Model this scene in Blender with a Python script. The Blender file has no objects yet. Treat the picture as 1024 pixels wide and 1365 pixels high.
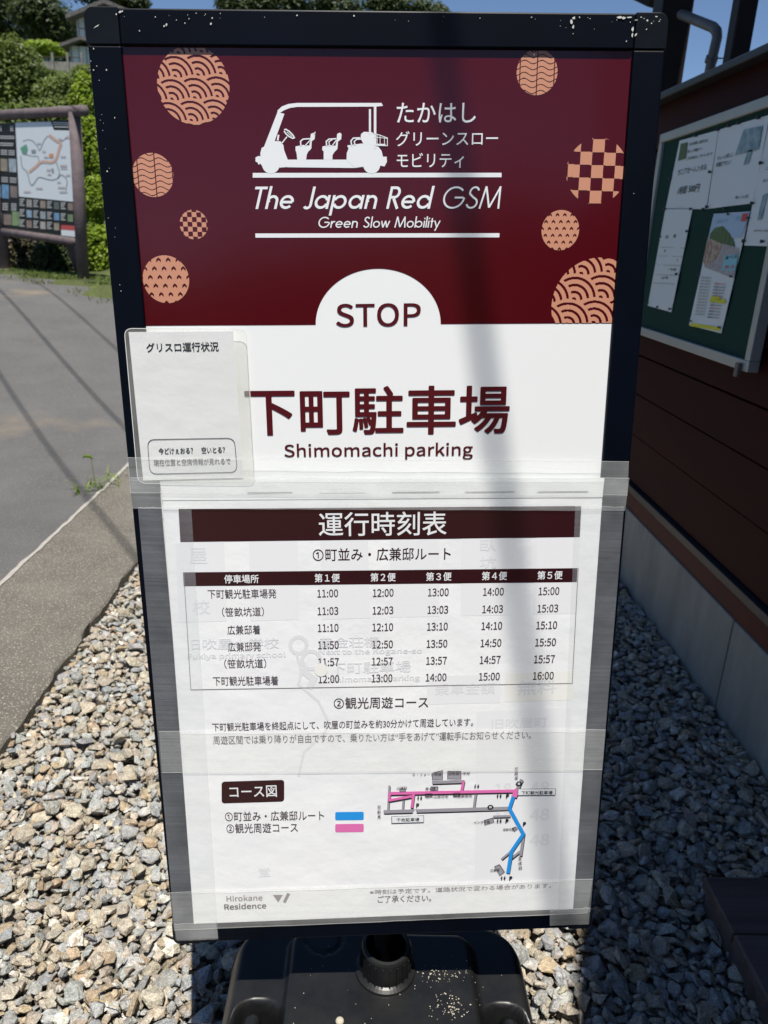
import bpy, bmesh, math, random
import numpy as np
from mathutils import Vector, Matrix

random.seed(7)
rng = np.random.default_rng(11)
scene = bpy.context.scene

# ------------------------------------------------------------------ camera
R = np.array([[0.9988778067235886, -0.03637284547126899, -0.03033386469601665],
              [-0.016498618458068298, 0.3331268796177045, -0.942737650497288],
              [0.04439507657441472, 0.9421801835044583, 0.33215294517354077]])
F, CX, CY = 1025.0, 512.0, 682.5
cam_d = bpy.data.cameras.new('camera')
cam = bpy.data.objects.new('camera', cam_d)
scene.collection.objects.link(cam)
cam.matrix_world = Matrix([[*R[0], 0], [*R[1], 0], [*R[2], 0], [0, 0, 0, 1]])
cam_d.sensor_fit = 'VERTICAL'
cam_d.sensor_height = 24
cam_d.lens = 24 * F / 1365
cam_d.clip_start = 0.02
cam_d.clip_end = 1500
cam_d.dof.use_dof = True
cam_d.dof.focus_distance = 0.98
cam_d.dof.aperture_fstop = 6.5
scene.camera = cam

# ------------------------------------------------------------------ world, sun, exposure
SUN_EL = math.radians(70)
SH = np.array([-.129, .9916])                 # horizontal direction in which shadows fall
SUNV = np.array([-SH[0] * math.cos(SUN_EL), -SH[1] * math.cos(SUN_EL), math.sin(SUN_EL)])
world = bpy.data.worlds.new('World')
scene.world = world
world.use_nodes = True
wn = world.node_tree
bg = wn.nodes['Background']
sky = wn.nodes.new('ShaderNodeTexSky')
sky.sky_type = 'NISHITA'
sky.sun_disc = False
sky.sun_elevation = SUN_EL
sky.sun_rotation = math.atan2(SUNV[0], SUNV[1])
sky.air_density = 0.8
sky.dust_density = 0.0
sky.ozone_density = 3.5
sky.altitude = 1200
wn.links.new(sky.outputs[0], bg.inputs[0])
bg.inputs[1].default_value = 0.075
sun_d = bpy.data.lights.new('sun', 'SUN')
sun_d.energy = 4.6
sun_d.angle = math.radians(0.53)
sun_d.color = (1.0, 0.955, 0.88)
sun = bpy.data.objects.new('sun', sun_d)
scene.collection.objects.link(sun)
sun.rotation_euler = Vector(SUNV).to_track_quat('Z', 'Y').to_euler()
sun.location = (2, -4, 12)
scene.view_settings.view_transform = 'Standard'
scene.view_settings.look = 'None'
scene.view_settings.exposure = 0.6
scene.view_settings.gamma = 1
scene.view_settings.use_curve_mapping = False
scene.cycles.max_bounces = 6
scene.cycles.transparent_max_bounces = 12
scene.cycles.caustics_reflective = False
scene.cycles.caustics_refractive = False

# ------------------------------------------------------------------ survey helpers (measurements -> metres)
def W(x, y):
    return R @ np.array([(x - CX) / F, -(y - CY) / F, -1.0])
def nrm(v):
    v = np.asarray(v, float); return v / np.linalg.norm(v)
def hit(x, y, pl):
    d = W(x, y); return d * (np.dot(pl[0], pl[1]) / np.dot(d, pl[1]))
def on_z(x, y, z):
    return hit(x, y, (np.array([0, 0, z]), np.array([0, 0, 1.])))
BC = [np.array(c) for c in ([-0.31215326, 0.96372216, 0.2196536], [0.32295366, 0.98077558, 0.24871173],
                            [0.37773913, 0.90057676, -0.9813663], [-0.25736779, 0.88352333, -1.01042443])]
BU = nrm(BC[1] - BC[0]); BV = nrm(BC[0] - BC[3]); BV = nrm(BV - BU * np.dot(BU, BV)); BN = np.cross(BU, BV)
def bpl(off=0.0):
    return (BC[0] + BN * off, BN)
def B(u, v, off=0.0):               # board coordinates: u right, v up from lower left corner, off towards the viewer
    return BC[3] + BU * u + BV * v + BN * off
def uv(px, py, off=0.0):
    p = hit(px, py, bpl(off)) - BC[3]
    return np.dot(p, BU), np.dot(p, BV)

# ------------------------------------------------------------------ object helpers
COL = scene.collection
def tag(o, label=None, cat=None, group=None, kind=None):
    if label: o['label'] = label
    if cat: o['category'] = cat
    if group: o['group'] = group
    if kind: o['kind'] = kind
    return o
def thing(name, label, cat, loc=(0, 0, 0), group=None):
    o = bpy.data.objects.new(name, None); COL.objects.link(o)
    o.location = loc; o.empty_display_size = 0.1
    return tag(o, label, cat, group)
def wloc(o):
    l = Vector((0, 0, 0))
    while o is not None:
        l += o.location; o = o.parent
    return np.array(l)
def obj(name, verts, faces, m, parent=None, smooth=False, loc=None, bevel=0, mats=None, fm=None):
    verts = np.asarray(verts, float)
    if loc is None:
        loc = wloc(parent) if parent is not None else np.zeros(3)
    loc = np.asarray(loc, float)
    me = bpy.data.meshes.new(name)
    me.from_pydata((verts - loc).tolist(), [], [tuple(int(i) for i in f) for f in faces])
    for mm in (mats or [m]): me.materials.append(mm)
    if fm is not None: me.polygons.foreach_set('material_index', fm)
    if smooth: me.polygons.foreach_set('use_smooth', [True] * len(me.polygons))
    me.update()
    o = bpy.data.objects.new(name, me); COL.objects.link(o)
    if parent is not None:
        o.parent = parent; o.location = loc - wloc(parent)
    else:
        o.location = loc
    if bevel:
        b = o.modifiers.new('bevel', 'BEVEL'); b.width = bevel; b.segments = 2; b.limit_method = 'ANGLE'
    return o
def big(name, V, Fq, m, parent=None, loc=None, smooth=False, col=None):
    """numpy mesh: V (n,3), Fq (m,k) all faces of the same size"""
    V = np.asarray(V, np.float32); Fq = np.asarray(Fq, np.int32); k = Fq.shape[1]
    base = wloc(parent) if parent is not None else np.zeros(3)
    loc = base if loc is None else np.asarray(loc, float)
    me = bpy.data.meshes.new(name)
    me.vertices.add(len(V)); me.vertices.foreach_set('co', (V - loc).astype(np.float32).ravel())
    me.loops.add(Fq.size); me.loops.foreach_set('vertex_index', Fq.ravel())
    me.polygons.add(len(Fq)); me.polygons.foreach_set('loop_start', np.arange(0, Fq.size, k, dtype=np.int32))
    me.polygons.foreach_set('loop_total', np.full(len(Fq), k, np.int32))
    me.polygons.foreach_set('use_smooth', np.full(len(Fq), smooth))
    me.update(calc_edges=True)
    if col is not None:
        a = me.color_attributes.new('tone', 'FLOAT_COLOR', 'POINT')
        a.data.foreach_set('color', np.asarray(col, np.float32).ravel())
    me.materials.append(m)
    o = bpy.data.objects.new(name, me); COL.objects.link(o)
    if parent is not None: o.parent = parent
    o.location = loc - base
    return o
def boxg(c, ax, ay, az):
    """box centred at c with half axes"""
    c, ax, ay, az = (np.asarray(t, float) for t in (c, ax, ay, az))
    V = [c + sx * ax + sy * ay + sz * az for sz in (-1, 1) for sy in (-1, 1) for sx in (-1, 1)]
    Fc = [(0, 2, 3, 1), (4, 5, 7, 6), (0, 1, 5, 4), (2, 6, 7, 3), (0, 4, 6, 2), (1, 3, 7, 5)]
    return V, Fc
def aabb(x0, x1, y0, y1, z0, z1):
    return boxg(((x0 + x1) / 2, (y0 + y1) / 2, (z0 + z1) / 2), ((x1 - x0) / 2, 0, 0), (0, (y1 - y0) / 2, 0), (0, 0, (z1 - z0) / 2))
def join(parts):
    V, Fc = [], []
    for v, f in parts:
        o = len(V); V += [np.asarray(p, float) for p in v]; Fc += [tuple(i + o for i in q) for q in f]
    return V, Fc
def tube(pts, rad, n=12, cap=True):
    pts = [np.asarray(p, float) for p in pts]
    rad = [rad] * len(pts) if np.isscalar(rad) else rad
    V, Fc = [], []; up = None
    for i, p in enumerate(pts):
        t = nrm(pts[min(i + 1, len(pts) - 1)] - pts[max(i - 1, 0)])
        if up is None:
            up = np.array([0, 0, 1.]) if abs(t[2]) < .9 else np.array([1., 0, 0])
        a = nrm(np.cross(up, t)); b = np.cross(t, a); up = b
        for k in range(n):
            q = 2 * math.pi * k / n
            V.append(p + rad[i] * (math.cos(q) * a + math.sin(q) * b))
    for i in range(len(pts) - 1):
        for k in range(n):
            k2 = (k + 1) % n
            Fc.append((i * n + k, i * n + k2, (i + 1) * n + k2, (i + 1) * n + k))
    if cap:
        Fc.append(tuple(range(n - 1, -1, -1))); Fc.append(tuple((len(pts) - 1) * n + k for k in range(n)))
    return V, Fc
def lathe(c, prof, n=32):
    V, Fc = [], []
    for r, z in prof:
        for k in range(n):
            q = 2 * math.pi * k / n
            V.append((c[0] + r * math.cos(q), c[1] + r * math.sin(q), c[2] + z))
    for i in range(len(prof) - 1):
        for k in range(n):
            k2 = (k + 1) % n
            Fc.append((i * n + k, i * n + k2, (i + 1) * n + k2, (i + 1) * n + k))
    return V, Fc

# ------------------------------------------------------------------ materials
def mat(name, color, rough=.6, spec=.5, noise=None, bump=None, metallic=0, speck=None, coat=0):
    """noise=(scale, amount 0..1, colour2)  bump=(scale, strength, distance) speck=(scale, threshold, colour)"""
    m = bpy.data.materials.new(name); m.use_nodes = True
    t = m.node_tree; p = t.nodes['Principled BSDF']
    p.inputs['Base Color'].default_value = (*color, 1)
    p.inputs['Roughness'].default_value = rough
    p.inputs['Specular IOR Level'].default_value = spec
    p.inputs['Metallic'].default_value = metallic
    p.inputs['Coat Weight'].default_value = coat
    p.inputs['Coat Roughness'].default_value = .05
    tc = t.nodes.new('ShaderNodeNewGeometry')
    last = None
    if noise:
        nz = t.nodes.new('ShaderNodeTexNoise'); nz.inputs['Scale'].default_value = noise[0]
        nz.inputs['Detail'].default_value = 6; nz.inputs['Roughness'].default_value = .65
        t.links.new(tc.outputs['Position'], nz.inputs['Vector'])
        r = t.nodes.new('ShaderNodeMapRange'); r.inputs[1].default_value = .35; r.inputs[2].default_value = .65
        r.inputs[4].default_value = noise[1]
        t.links.new(nz.outputs['Fac'], r.inputs[0])
        mx = t.nodes.new('ShaderNodeMix'); mx.data_type = 'RGBA'
        mx.inputs['A'].default_value = (*color, 1); mx.inputs['B'].default_value = (*noise[2], 1)
        t.links.new(r.outputs[0], mx.inputs['Factor'])
        last = mx.outputs['Result']
    if speck:
        vo = t.nodes.new('ShaderNodeTexNoise'); vo.inputs['Scale'].default_value = speck[0]
        vo.inputs['Detail'].default_value = 2
        t.links.new(tc.outputs['Position'], vo.inputs['Vector'])
        r = t.nodes.new('ShaderNodeMapRange'); r.inputs[1].default_value = speck[1]; r.inputs[2].default_value = speck[1] + .04
        t.links.new(vo.outputs['Fac'], r.inputs[0])
        mx = t.nodes.new('ShaderNodeMix'); mx.data_type = 'RGBA'
        mx.inputs['A'].default_value = (*color, 1); mx.inputs['B'].default_value = (*speck[2], 1)
        if last: t.links.new(last, mx.inputs['A'])
        t.links.new(r.outputs[0], mx.inputs['Factor'])
        last = mx.outputs['Result']
    if last: t.links.new(last, p.inputs['Base Color'])
    if bump:
        nz = t.nodes.new('ShaderNodeTexNoise'); nz.inputs['Scale'].default_value = bump[0]; nz.inputs['Detail'].default_value = 5
        t.links.new(tc.outputs['Position'], nz.inputs['Vector'])
        b = t.nodes.new('ShaderNodeBump'); b.inputs['Strength'].default_value = bump[1]; b.inputs['Distance'].default_value = bump[2]
        t.links.new(nz.outputs['Fac'], b.inputs['Height']); t.links.new(b.outputs[0], p.inputs['Normal'])
    return m
def flat(name, color, rough=.35, spec=.5):
    return mat(name, color, rough, spec)

M = {}
M['black_frame'] = mat('black_frame', (.0012, .0024, .0060), .42, .12, noise=(9, .6, (.002, .004, .011)), bump=(300, .12, .0004))
M['cap_plastic'] = mat('cap_plastic', (.0025, .004, .007), .42, .18, noise=(30, .7, (.006, .009, .014)), bump=(120, .15, .0004))
M['chip'] = flat('paint_chip', (.6, .6, .56), .7)
M['print_red'] = mat('print_red', (.074, .0035, .0070), .14, .5, bump=(14, .05, .002))
M['print_white'] = mat('print_white', (.87, .885, .89), .2, .5, bump=(14, .05, .002))
M['ink_red'] = flat('ink_red', (.085, .007, .012), .22)
M['ink_white'] = flat('ink_white', (.82, .84, .86), .22)
M['salmon'] = flat('salmon_print', (.60, .28, .18), .22)
M['paper'] = mat('paper', (.89, .90, .91), .35, .45, noise=(5, .6, (.82, .835, .865)), bump=(9, .32, .010))
M['ink_black'] = flat('ink_black', (.02, .016, .02), .4)
M['ink_soft'] = flat('ink_soft', (.07, .045, .055), .4)
M['ink_faint'] = flat('ink_faint', (.22, .19, .19), .4)
M['banner'] = mat('banner_maroon', (.034, .0075, .010), .22, .5)
M['ink_ghost'] = flat('ink_show_through', (.75, .76, .785), .45)
M['ink_ghost2'] = flat('ink_show_through_dim', (.83, .84, .86), .45)
M['ink_ghost_y'] = flat('ink_show_through_yellow', (.86, .86, .82), .45)
M['card'] = mat('card', (.80, .81, .82), .4, .4, noise=(12, .6, (.74, .75, .78)), bump=(30, .25, .004))
M['map_grey'] = flat('map_grey', (.33, .32, .36), .4)
M['map_pink'] = flat('map_pink', (.75, .17, .45), .4)
M['map_blue'] = flat('map_blue', (.02, .30, .78), .4)

def tape_mat(name, fac, hue, rough=.22, stripes=420):
    m = bpy.data.materials.new(name); m.use_nodes = True
    t = m.node_tree; t.nodes.remove(t.nodes['Principled BSDF']); out = t.nodes['Material Output']
    tr = t.nodes.new('ShaderNodeBsdfTransparent'); tr.inputs[0].default_value = (.99, .99, .98, 1)
    p = t.nodes.new('ShaderNodeBsdfPrincipled'); p.inputs['Base Color'].default_value = (*hue, 1)
    p.inputs['Roughness'].default_value = rough; p.inputs['Specular IOR Level'].default_value = .4
    g = t.nodes.new('ShaderNodeNewGeometry')
    mp = t.nodes.new('ShaderNodeMapping'); mp.inputs['Scale'].default_value = (3, 3, stripes)
    t.links.new(g.outputs['Position'], mp.inputs[0])
    n1 = t.nodes.new('ShaderNodeTexNoise'); n1.inputs['Scale'].default_value = 1.6; n1.inputs['Detail'].default_value = 4
    t.links.new(mp.outputs[0], n1.inputs['Vector'])
    n2 = t.nodes.new('ShaderNodeTexNoise'); n2.inputs['Scale'].default_value = 14; n2.inputs['Detail'].default_value = 4
    t.links.new(g.outputs['Position'], n2.inputs['Vector'])
    r1 = t.nodes.new('ShaderNodeMapRange'); r1.inputs[3].default_value = .82; r1.inputs[4].default_value = 1.18
    r1.inputs[1].default_value = .3; r1.inputs[2].default_value = .7
    t.links.new(n1.outputs['Fac'], r1.inputs[0])
    r2 = t.nodes.new('ShaderNodeMapRange'); r2.inputs[3].default_value = .7; r2.inputs[4].default_value = 1.3
    r2.inputs[1].default_value = .3; r2.inputs[2].default_value = .7
    t.links.new(n2.outputs['Fac'], r2.inputs[0])
    mu = t.nodes.new('ShaderNodeMath'); mu.operation = 'MULTIPLY'
    t.links.new(r1.outputs[0], mu.inputs[0]); t.links.new(r2.outputs[0], mu.inputs[1])
    mu2 = t.nodes.new('ShaderNodeMath'); mu2.operation = 'MULTIPLY'; mu2.inputs[1].default_value = fac
    t.links.new(mu.outputs[0], mu2.inputs[0])
    b = t.nodes.new('ShaderNodeBump'); b.inputs['Strength'].default_value = .6; b.inputs['Distance'].default_value = .003
    t.links.new(n2.outputs['Fac'], b.inputs['Height']); t.links.new(b.outputs[0], p.inputs['Normal'])
    mx = t.nodes.new('ShaderNodeMixShader')
    t.links.new(mu2.outputs[0], mx.inputs[0]); t.links.new(tr.outputs[0], mx.inputs[1]); t.links.new(p.outputs[0], mx.inputs[2])
    t.links.new(mx.outputs[0], out.inputs[0])
    return m
M['tape_side'] = tape_mat('tape_side', .15, (.72, .76, .82))
M['tape_wide'] = tape_mat('tape_wide', .19, (.91, .94, .95), .14)
M['tape_mid'] = tape_mat('tape_mid', .17, (.93, .94, .93), .15)
M['sleeve'] = tape_mat('sleeve', .13, (.80, .80, .77), .2, 3)
M['tape_edge_glint'] = tape_mat('tape_edge_glint', .42, (.9, .9, .88), .3, 3)  # pale tone paints the bright highlight along the tape edges
M['tape_edge'] = flat('tape_edge', (.80, .80, .78), .3)

M['tank'] = mat('tank_plastic', (.007, .0075, .009), .36, .35, noise=(16, .8, (.016, .016, .0155)), bump=(90, .08, .0006))
M['tank_dark'] = mat('tank_dark', (.006, .0065, .008), .4, .5, bump=(60, .1, .0005))
M['dust'] = flat('dust_grit', (.42, .38, .30), .9)

# ------------------------------------------------------------------ ground
INFO_R = np.array([-3.70, 10.47]); INFO_L = np.array([-5.34, 11.95])
LD = nrm(INFO_L - INFO_R); LN = np.array([-LD[1], LD[0]])
if LN[1] < 0: LN = -LN
def sstep(t): t = np.clip(t, 0, 1); return t * t * (3 - 2 * t)
def road_z(x, y):
    return -1.34 + .66 * sstep((np.hypot(x, y) - 4.2) / 7.2)
def grid(xs, ys, fz):
    X, Y = np.meshgrid(xs, ys); Z = fz(X, Y)
    V = np.stack([X, Y, Z], -1).reshape(-1, 3); nx, ny = len(xs), len(ys)
    i = np.arange(ny - 1)[:, None] * nx + np.arange(nx - 1)[None]
    return V, np.stack([i, i + 1, i + nx + 1, i + nx], -1).reshape(-1, 4)

m = mat('earth', (.09, .10, .045), .9, .2, noise=(3, 1, (.05, .08, .025)), bump=(8, .6, .05))
xs = np.linspace(-400, 400, 41)
V, Fq = grid(xs, xs, lambda X, Y: X * 0 - 1.47)
g = big('ground', V, Fq, m); tag(g, kind='structure')

M['asphalt'] = mat('asphalt', (.092, .090, .088), .88, .3, noise=(2.2, 1, (.114, .111, .106)), speck=(150, .62, (.20, .195, .185)), bump=(160, .8, .006))
t = M['asphalt'].node_tree; p = t.nodes['Principled BSDF']; src = p.inputs['Base Color'].links[0].from_socket
nz = t.nodes.new('ShaderNodeTexNoise'); nz.inputs['Scale'].default_value = .9; nz.inputs['Detail'].default_value = 5
gm = t.nodes.new('ShaderNodeNewGeometry'); t.links.new(gm.outputs['Position'], nz.inputs['Vector'])
mr = t.nodes.new('ShaderNodeMapRange'); mr.inputs[1].default_value = .60; mr.inputs[2].default_value = .74; mr.inputs[4].default_value = .7
t.links.new(nz.outputs['Fac'], mr.inputs[0])
mx = t.nodes.new('ShaderNodeMix'); mx.data_type = 'RGBA'; mx.inputs['B'].default_value = (.24, .19, .13, 1)
t.links.new(src, mx.inputs['A']); t.links.new(mr.outputs[0], mx.inputs['Factor']); t.links.new(mx.outputs['Result'], p.inputs['Base Color'])
V, Fq = grid(np.concatenate([np.linspace(-22, -3, 40), np.linspace(-2.8, -1.402, 10)]), np.linspace(-14, 16, 90), lambda X, Y: road_z(X, Y))
o = big('road', V, Fq, M['asphalt'], smooth=True); tag(o, kind='structure')

M['kerb'] = mat('kerb_concrete', (.138, .128, .108), .9, .25, noise=(5, 1, (.105, .095, .080)), speck=(170, .60, (.32, .29, .24)), bump=(200, .6, .003))
M['mortar'] = mat('mortar', (.38, .36, .33), .9, .2, noise=(40, 1, (.30, .28, .25)), bump=(90, .5, .004))

V, Fc = [], []
ys = np.arange(-4, 9.01, .035)
cut = 0
for y in ys:
    cut = .7 * cut + rng.normal(0, .003)
    j = [cut + rng.normal(0, .0015) for _ in range(4)]
    z = float(road_z(-1.2, y))
    V += [(-.952 + j[0], y, -1.55), (-.952 + j[1], y, z - .006), (-.960, y, z), (-1.403, y, z), (-1.403, y, -1.55)]
for i in range(len(ys) - 1):
    a = i * 5
    for k in range(4): Fc.append((a + k, a + k + 1, a + k + 6, a + k + 5))
o = obj('kerb', V, Fc, M['kerb']); tag(o, kind='structure')
V, Fc = [], []
ys = np.arange(-4, 9.01, .05)
for y in ys:
    w = .009 + .006 * rng.random(); j = rng.normal(0, .002); z = float(road_z(-1.2, y)) + .004
    V += [(-1.401 + j + w * .5, y, z), (-1.401 + j - w, y, z)]
for i in range(len(ys) - 1):
    a = 2 * i; Fc.append((a, a + 1, a + 3, a + 2))
o = obj('kerb_mortar_line', V, Fc, M['mortar']); tag(o, kind='structure')
V, Fq = grid(np.linspace(-.96, 3.2, 30), np.linspace(-4, 9, 60), lambda X, Y: X * 0 - 1.402)
M['gravel_bed'] = mat('gravel_bed', (.24, .215, .175), .95, .2, noise=(60, 1, (.07, .065, .055)), bump=(120, .8, .01))
o = big('gravel_bed', V, Fq, M['gravel_bed']); tag(o, kind='structure')

# ------------------------------------------------------------------ gravel: crushed stones, one by one, dropped on a height map
shapes = []
for k in range(40):
    bm = bmesh.new()
    a, b, c = 1, random.uniform(.62, .92), random.uniform(.30, .50)
    for _ in range(random.randint(13, 20)):
        v = nrm(rng.normal(size=3)); rr = random.uniform(.86, 1.0)
        bm.verts.new((v[0] * a * rr * .5, v[1] * b * rr * .5, v[2] * c * rr * .5))
    r = bmesh.ops.convex_hull(bm, input=bm.verts)
    bmesh.ops.delete(bm, geom=[e for e in set(r['geom_interior'] + r['geom_unused']) if isinstance(e, bmesh.types.BMVert)], context='VERTS')
    bmesh.ops.triangulate(bm, faces=bm.faces)
    bm.verts.index_update()
    shapes.append((np.array([v.co[:] for v in bm.verts]), np.array([[v.index for v in f.verts] for f in bm.faces]), c))
    bm.free()
X0, X1, Y0, Y1, CELL = -.962, 1.16, .45, 3.9, .006
nx, ny = int((X1 - X0) / CELL), int((Y1 - Y0) / CELL)
Hm = np.full((ny, nx), -1.42)
VV, FF, CC = [], [], []; off = 0
N = 50000
for s in range(N):
    best = None
    for _ in range(7):
        cx, cy = random.uniform(X0, X1), random.uniform(Y0, Y1)
        ix, iy = min(nx - 1, int((cx - X0) / CELL)), min(ny - 1, int((cy - Y0) / CELL))
        h = Hm[iy, ix]
        if best is None or h < best[0]: best = (h, cx, cy, ix, iy)
    h, cx, cy, ix, iy = best
    L = float(np.clip(rng.lognormal(math.log(.029), .36), .014, .075))
    if s > N * .5: L = max(L, .022)
    cx = min(max(cx, X0 + L * .4), X1 - L * .4)
    sv, sf, c = shapes[s % 40]
    r = max(1, int(L * .40 / CELL))
    ya, yb, xa, xb = max(0, iy - r), min(ny, iy + r + 1), max(0, ix - r), min(nx, ix + r + 1)
    win = Hm[ya:yb, xa:xb]
    zb = np.percentile(win, 62)
    th = L * c
    zc = zb + th * .40
    if zc + th * .3 > -1.340: continue
    # tilt follows the local surface
    gx = (win[:, -1].mean() - win[:, 0].mean()) / (2 * r * CELL); gy = (win[-1].mean() - win[0].mean()) / (2 * r * CELL)
    e = Matrix.Rotation(np.clip(-gx, -.5, .5) + random.gauss(0, .22), 3, 'Y') @ Matrix.Rotation(np.clip(gy, -.5, .5) + random.gauss(0, .22), 3, 'X') @ Matrix.Rotation(random.uniform(0, 6.28), 3, 'Z')
    v = (sv * L) @ np.array(e).T + np.array([cx, cy, zc])
    VV.append(v); FF.append(sf + off); off += len(v)
    q = random.random()
    if q < .44: base = np.array([.40, .355, .28])
    elif q < .80: base = np.array([.345, .345, .325])
    elif q < .90: base = np.array([.40, .315, .215])
    elif q < .97: base = np.array([.28, .29, .29])
    else: base = np.array([.58, .55, .49])
    base = base * random.uniform(.74, 1.10) * (1 + rng.normal(0, .014, 3))
    CC.append(np.tile(np.append(np.clip(base, 0, 1), 1), (len(v), 1)))
    yy, xx = np.mgrid[ya:yb, xa:xb]
    d2 = ((yy - iy) ** 2 + (xx - ix) ** 2) / (r + .5) ** 2
    dome = zc + th * .44 * np.sqrt(np.clip(1 - d2, 0, 1))
    Hm[ya:yb, xa:xb] = np.where(d2 < 1, np.maximum(win, dome), win)
m = bpy.data.materials.new('gravel_stone'); m.use_nodes = True
t = m.node_tree; p = t.nodes['Principled BSDF']; p.inputs['Roughness'].default_value = .72; p.inputs['Specular IOR Level'].default_value = .4
at = t.nodes.new('ShaderNodeAttribute'); at.attribute_name = 'tone'
gm = t.nodes.new('ShaderNodeNewGeometry')
nz = t.nodes.new('ShaderNodeTexNoise'); nz.inputs['Scale'].default_value = 75; nz.inputs['Detail'].default_value = 6; nz.inputs['Roughness'].default_value = .7
t.links.new(gm.outputs['Position'], nz.inputs['Vector'])
mr = t.nodes.new('ShaderNodeMapRange'); mr.inputs[1].default_value = .3; mr.inputs[2].default_value = .7; mr.inputs[3].default_value = .62; mr.inputs[4].default_value = 1.42
t.links.new(nz.outputs['Fac'], mr.inputs[0])
mx = t.nodes.new('ShaderNodeMix'); mx.data_type = 'RGBA'; mx.blend_type = 'MULTIPLY'; mx.inputs['Factor'].default_value = 1
t.links.new(at.outputs['Color'], mx.inputs['A']); t.links.new(mr.outputs[0], mx.inputs['B'])
nz3 = t.nodes.new('ShaderNodeTexNoise'); nz3.inputs['Scale'].default_value = 45; nz3.inputs['Detail'].default_value = 3
t.links.new(gm.outputs['Position'], nz3.inputs['Vector'])
mr3 = t.nodes.new('ShaderNodeMapRange'); mr3.inputs[1].default_value = .56; mr3.inputs[2].default_value = .68; mr3.inputs[4].default_value = .6
t.links.new(nz3.outputs['Fac'], mr3.inputs[0])
nz4 = t.nodes.new('ShaderNodeTexNoise'); nz4.inputs['Scale'].default_value = 420; nz4.inputs['Detail'].default_value = 3
t.links.new(gm.outputs['Position'], nz4.inputs['Vector'])
mr4 = t.nodes.new('ShaderNodeMapRange'); mr4.inputs[1].default_value = .32; mr4.inputs[2].default_value = .68; mr4.inputs[3].default_value = .62; mr4.inputs[4].default_value = 1.38
t.links.new(nz4.outputs['Fac'], mr4.inputs[0])
mx4 = t.nodes.new('ShaderNodeMix'); mx4.data_type = 'RGBA'; mx4.blend_type = 'MULTIPLY'; mx4.inputs['Factor'].default_value = 1
t.links.new(mx.outputs['Result'], mx4.inputs['A']); t.links.new(mr4.outputs[0], mx4.inputs['B']); mx = mx4
mx3 = t.nodes.new('ShaderNodeMix'); mx3.data_type = 'RGBA'; mx3.inputs['B'].default_value = (.33, .23, .135, 1)
t.links.new(mx.outputs['Result'], mx3.inputs['A']); t.links.new(mr3.outputs[0], mx3.inputs['Factor'])
t.links.new(mx3.outputs['Result'], p.inputs['Base Color'])
nz2 = t.nodes.new('ShaderNodeTexNoise'); nz2.inputs['Scale'].default_value = 130; nz2.inputs['Detail'].default_value = 5
t.links.new(gm.outputs['Position'], nz2.inputs['Vector'])
b = t.nodes.new('ShaderNodeBump'); b.inputs['Strength'].default_value = 1.0; b.inputs['Distance'].default_value = .006
t.links.new(nz2.outputs['Fac'], b.inputs['Height']); t.links.new(b.outputs[0], p.inputs['Normal'])
o = big('gravel', np.concatenate(VV), np.concatenate(FF), m, col=np.concatenate(CC))
tag(o, 'loose tan and grey crushed stone gravel between the kerb and the shed', 'gravel', kind='stuff')

# ------------------------------------------------------------------ hillside beyond the road
def hill_z(X, Y):
    s = (X - INFO_R[0]) * LN[0] + (Y - INFO_R[1]) * LN[1] + .45
    rise = .262 * np.maximum(0, s - 1.3) * 1.02
    side = 1 - .62 * sstep((X + .0) / 14)
    zz = road_z(X, Y) * 0 - .66 + .02 + np.maximum(0, rise) * side + .10 * np.sin(X * 1.3) * sstep(s / 3) + .12 * np.sin(Y * .9 + X) * sstep(s / 4)
    edge = np.where(s < 0, -.5, 0)
    cap = np.minimum(zz, 20 + .02 * Y)
    return np.where(s < 0, road_z(X, Y) - .05 + s * .5, cap)
M['hill_grass'] = mat('hill_grass', (.045, .052, .024), .9, .2, noise=(1.6, 1, (.10, .125, .038)), bump=(14, .8, .05))
V, Fq = grid(np.linspace(-60, 50, 150), np.concatenate([np.linspace(9, 20, 60), np.linspace(20.6, 120, 90)]), hill_z)
o = big('hillside', V, Fq, M['hill_grass'], smooth=True); tag(o, kind='structure')
M['forest'] = mat('forest', (.03, .055, .018), .95, .15, noise=(.25, 1, (.055, .085, .03)), bump=(.7, 1, 1.2))
def bh(X, Y):
    a = np.arctan2(X, -Y); r = np.hypot(X, Y)
    return -1.5 + (9 + 3 * np.sin(a * 3 + .6) + 1.5 * np.sin(a * 9)) * sstep((r - 38) / 40) + .7 * np.sin(X * .7) * np.sin(Y * .8) * sstep((r - 36) / 20)
V, Fq = grid(np.linspace(-110, 110, 110), np.linspace(-120, -20, 60), bh)  # unseen hills behind the camera, added for the panel to reflect
o = big('unseen_hills', V, Fq, M['forest'], smooth=True); tag(o, kind='structure')

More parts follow.
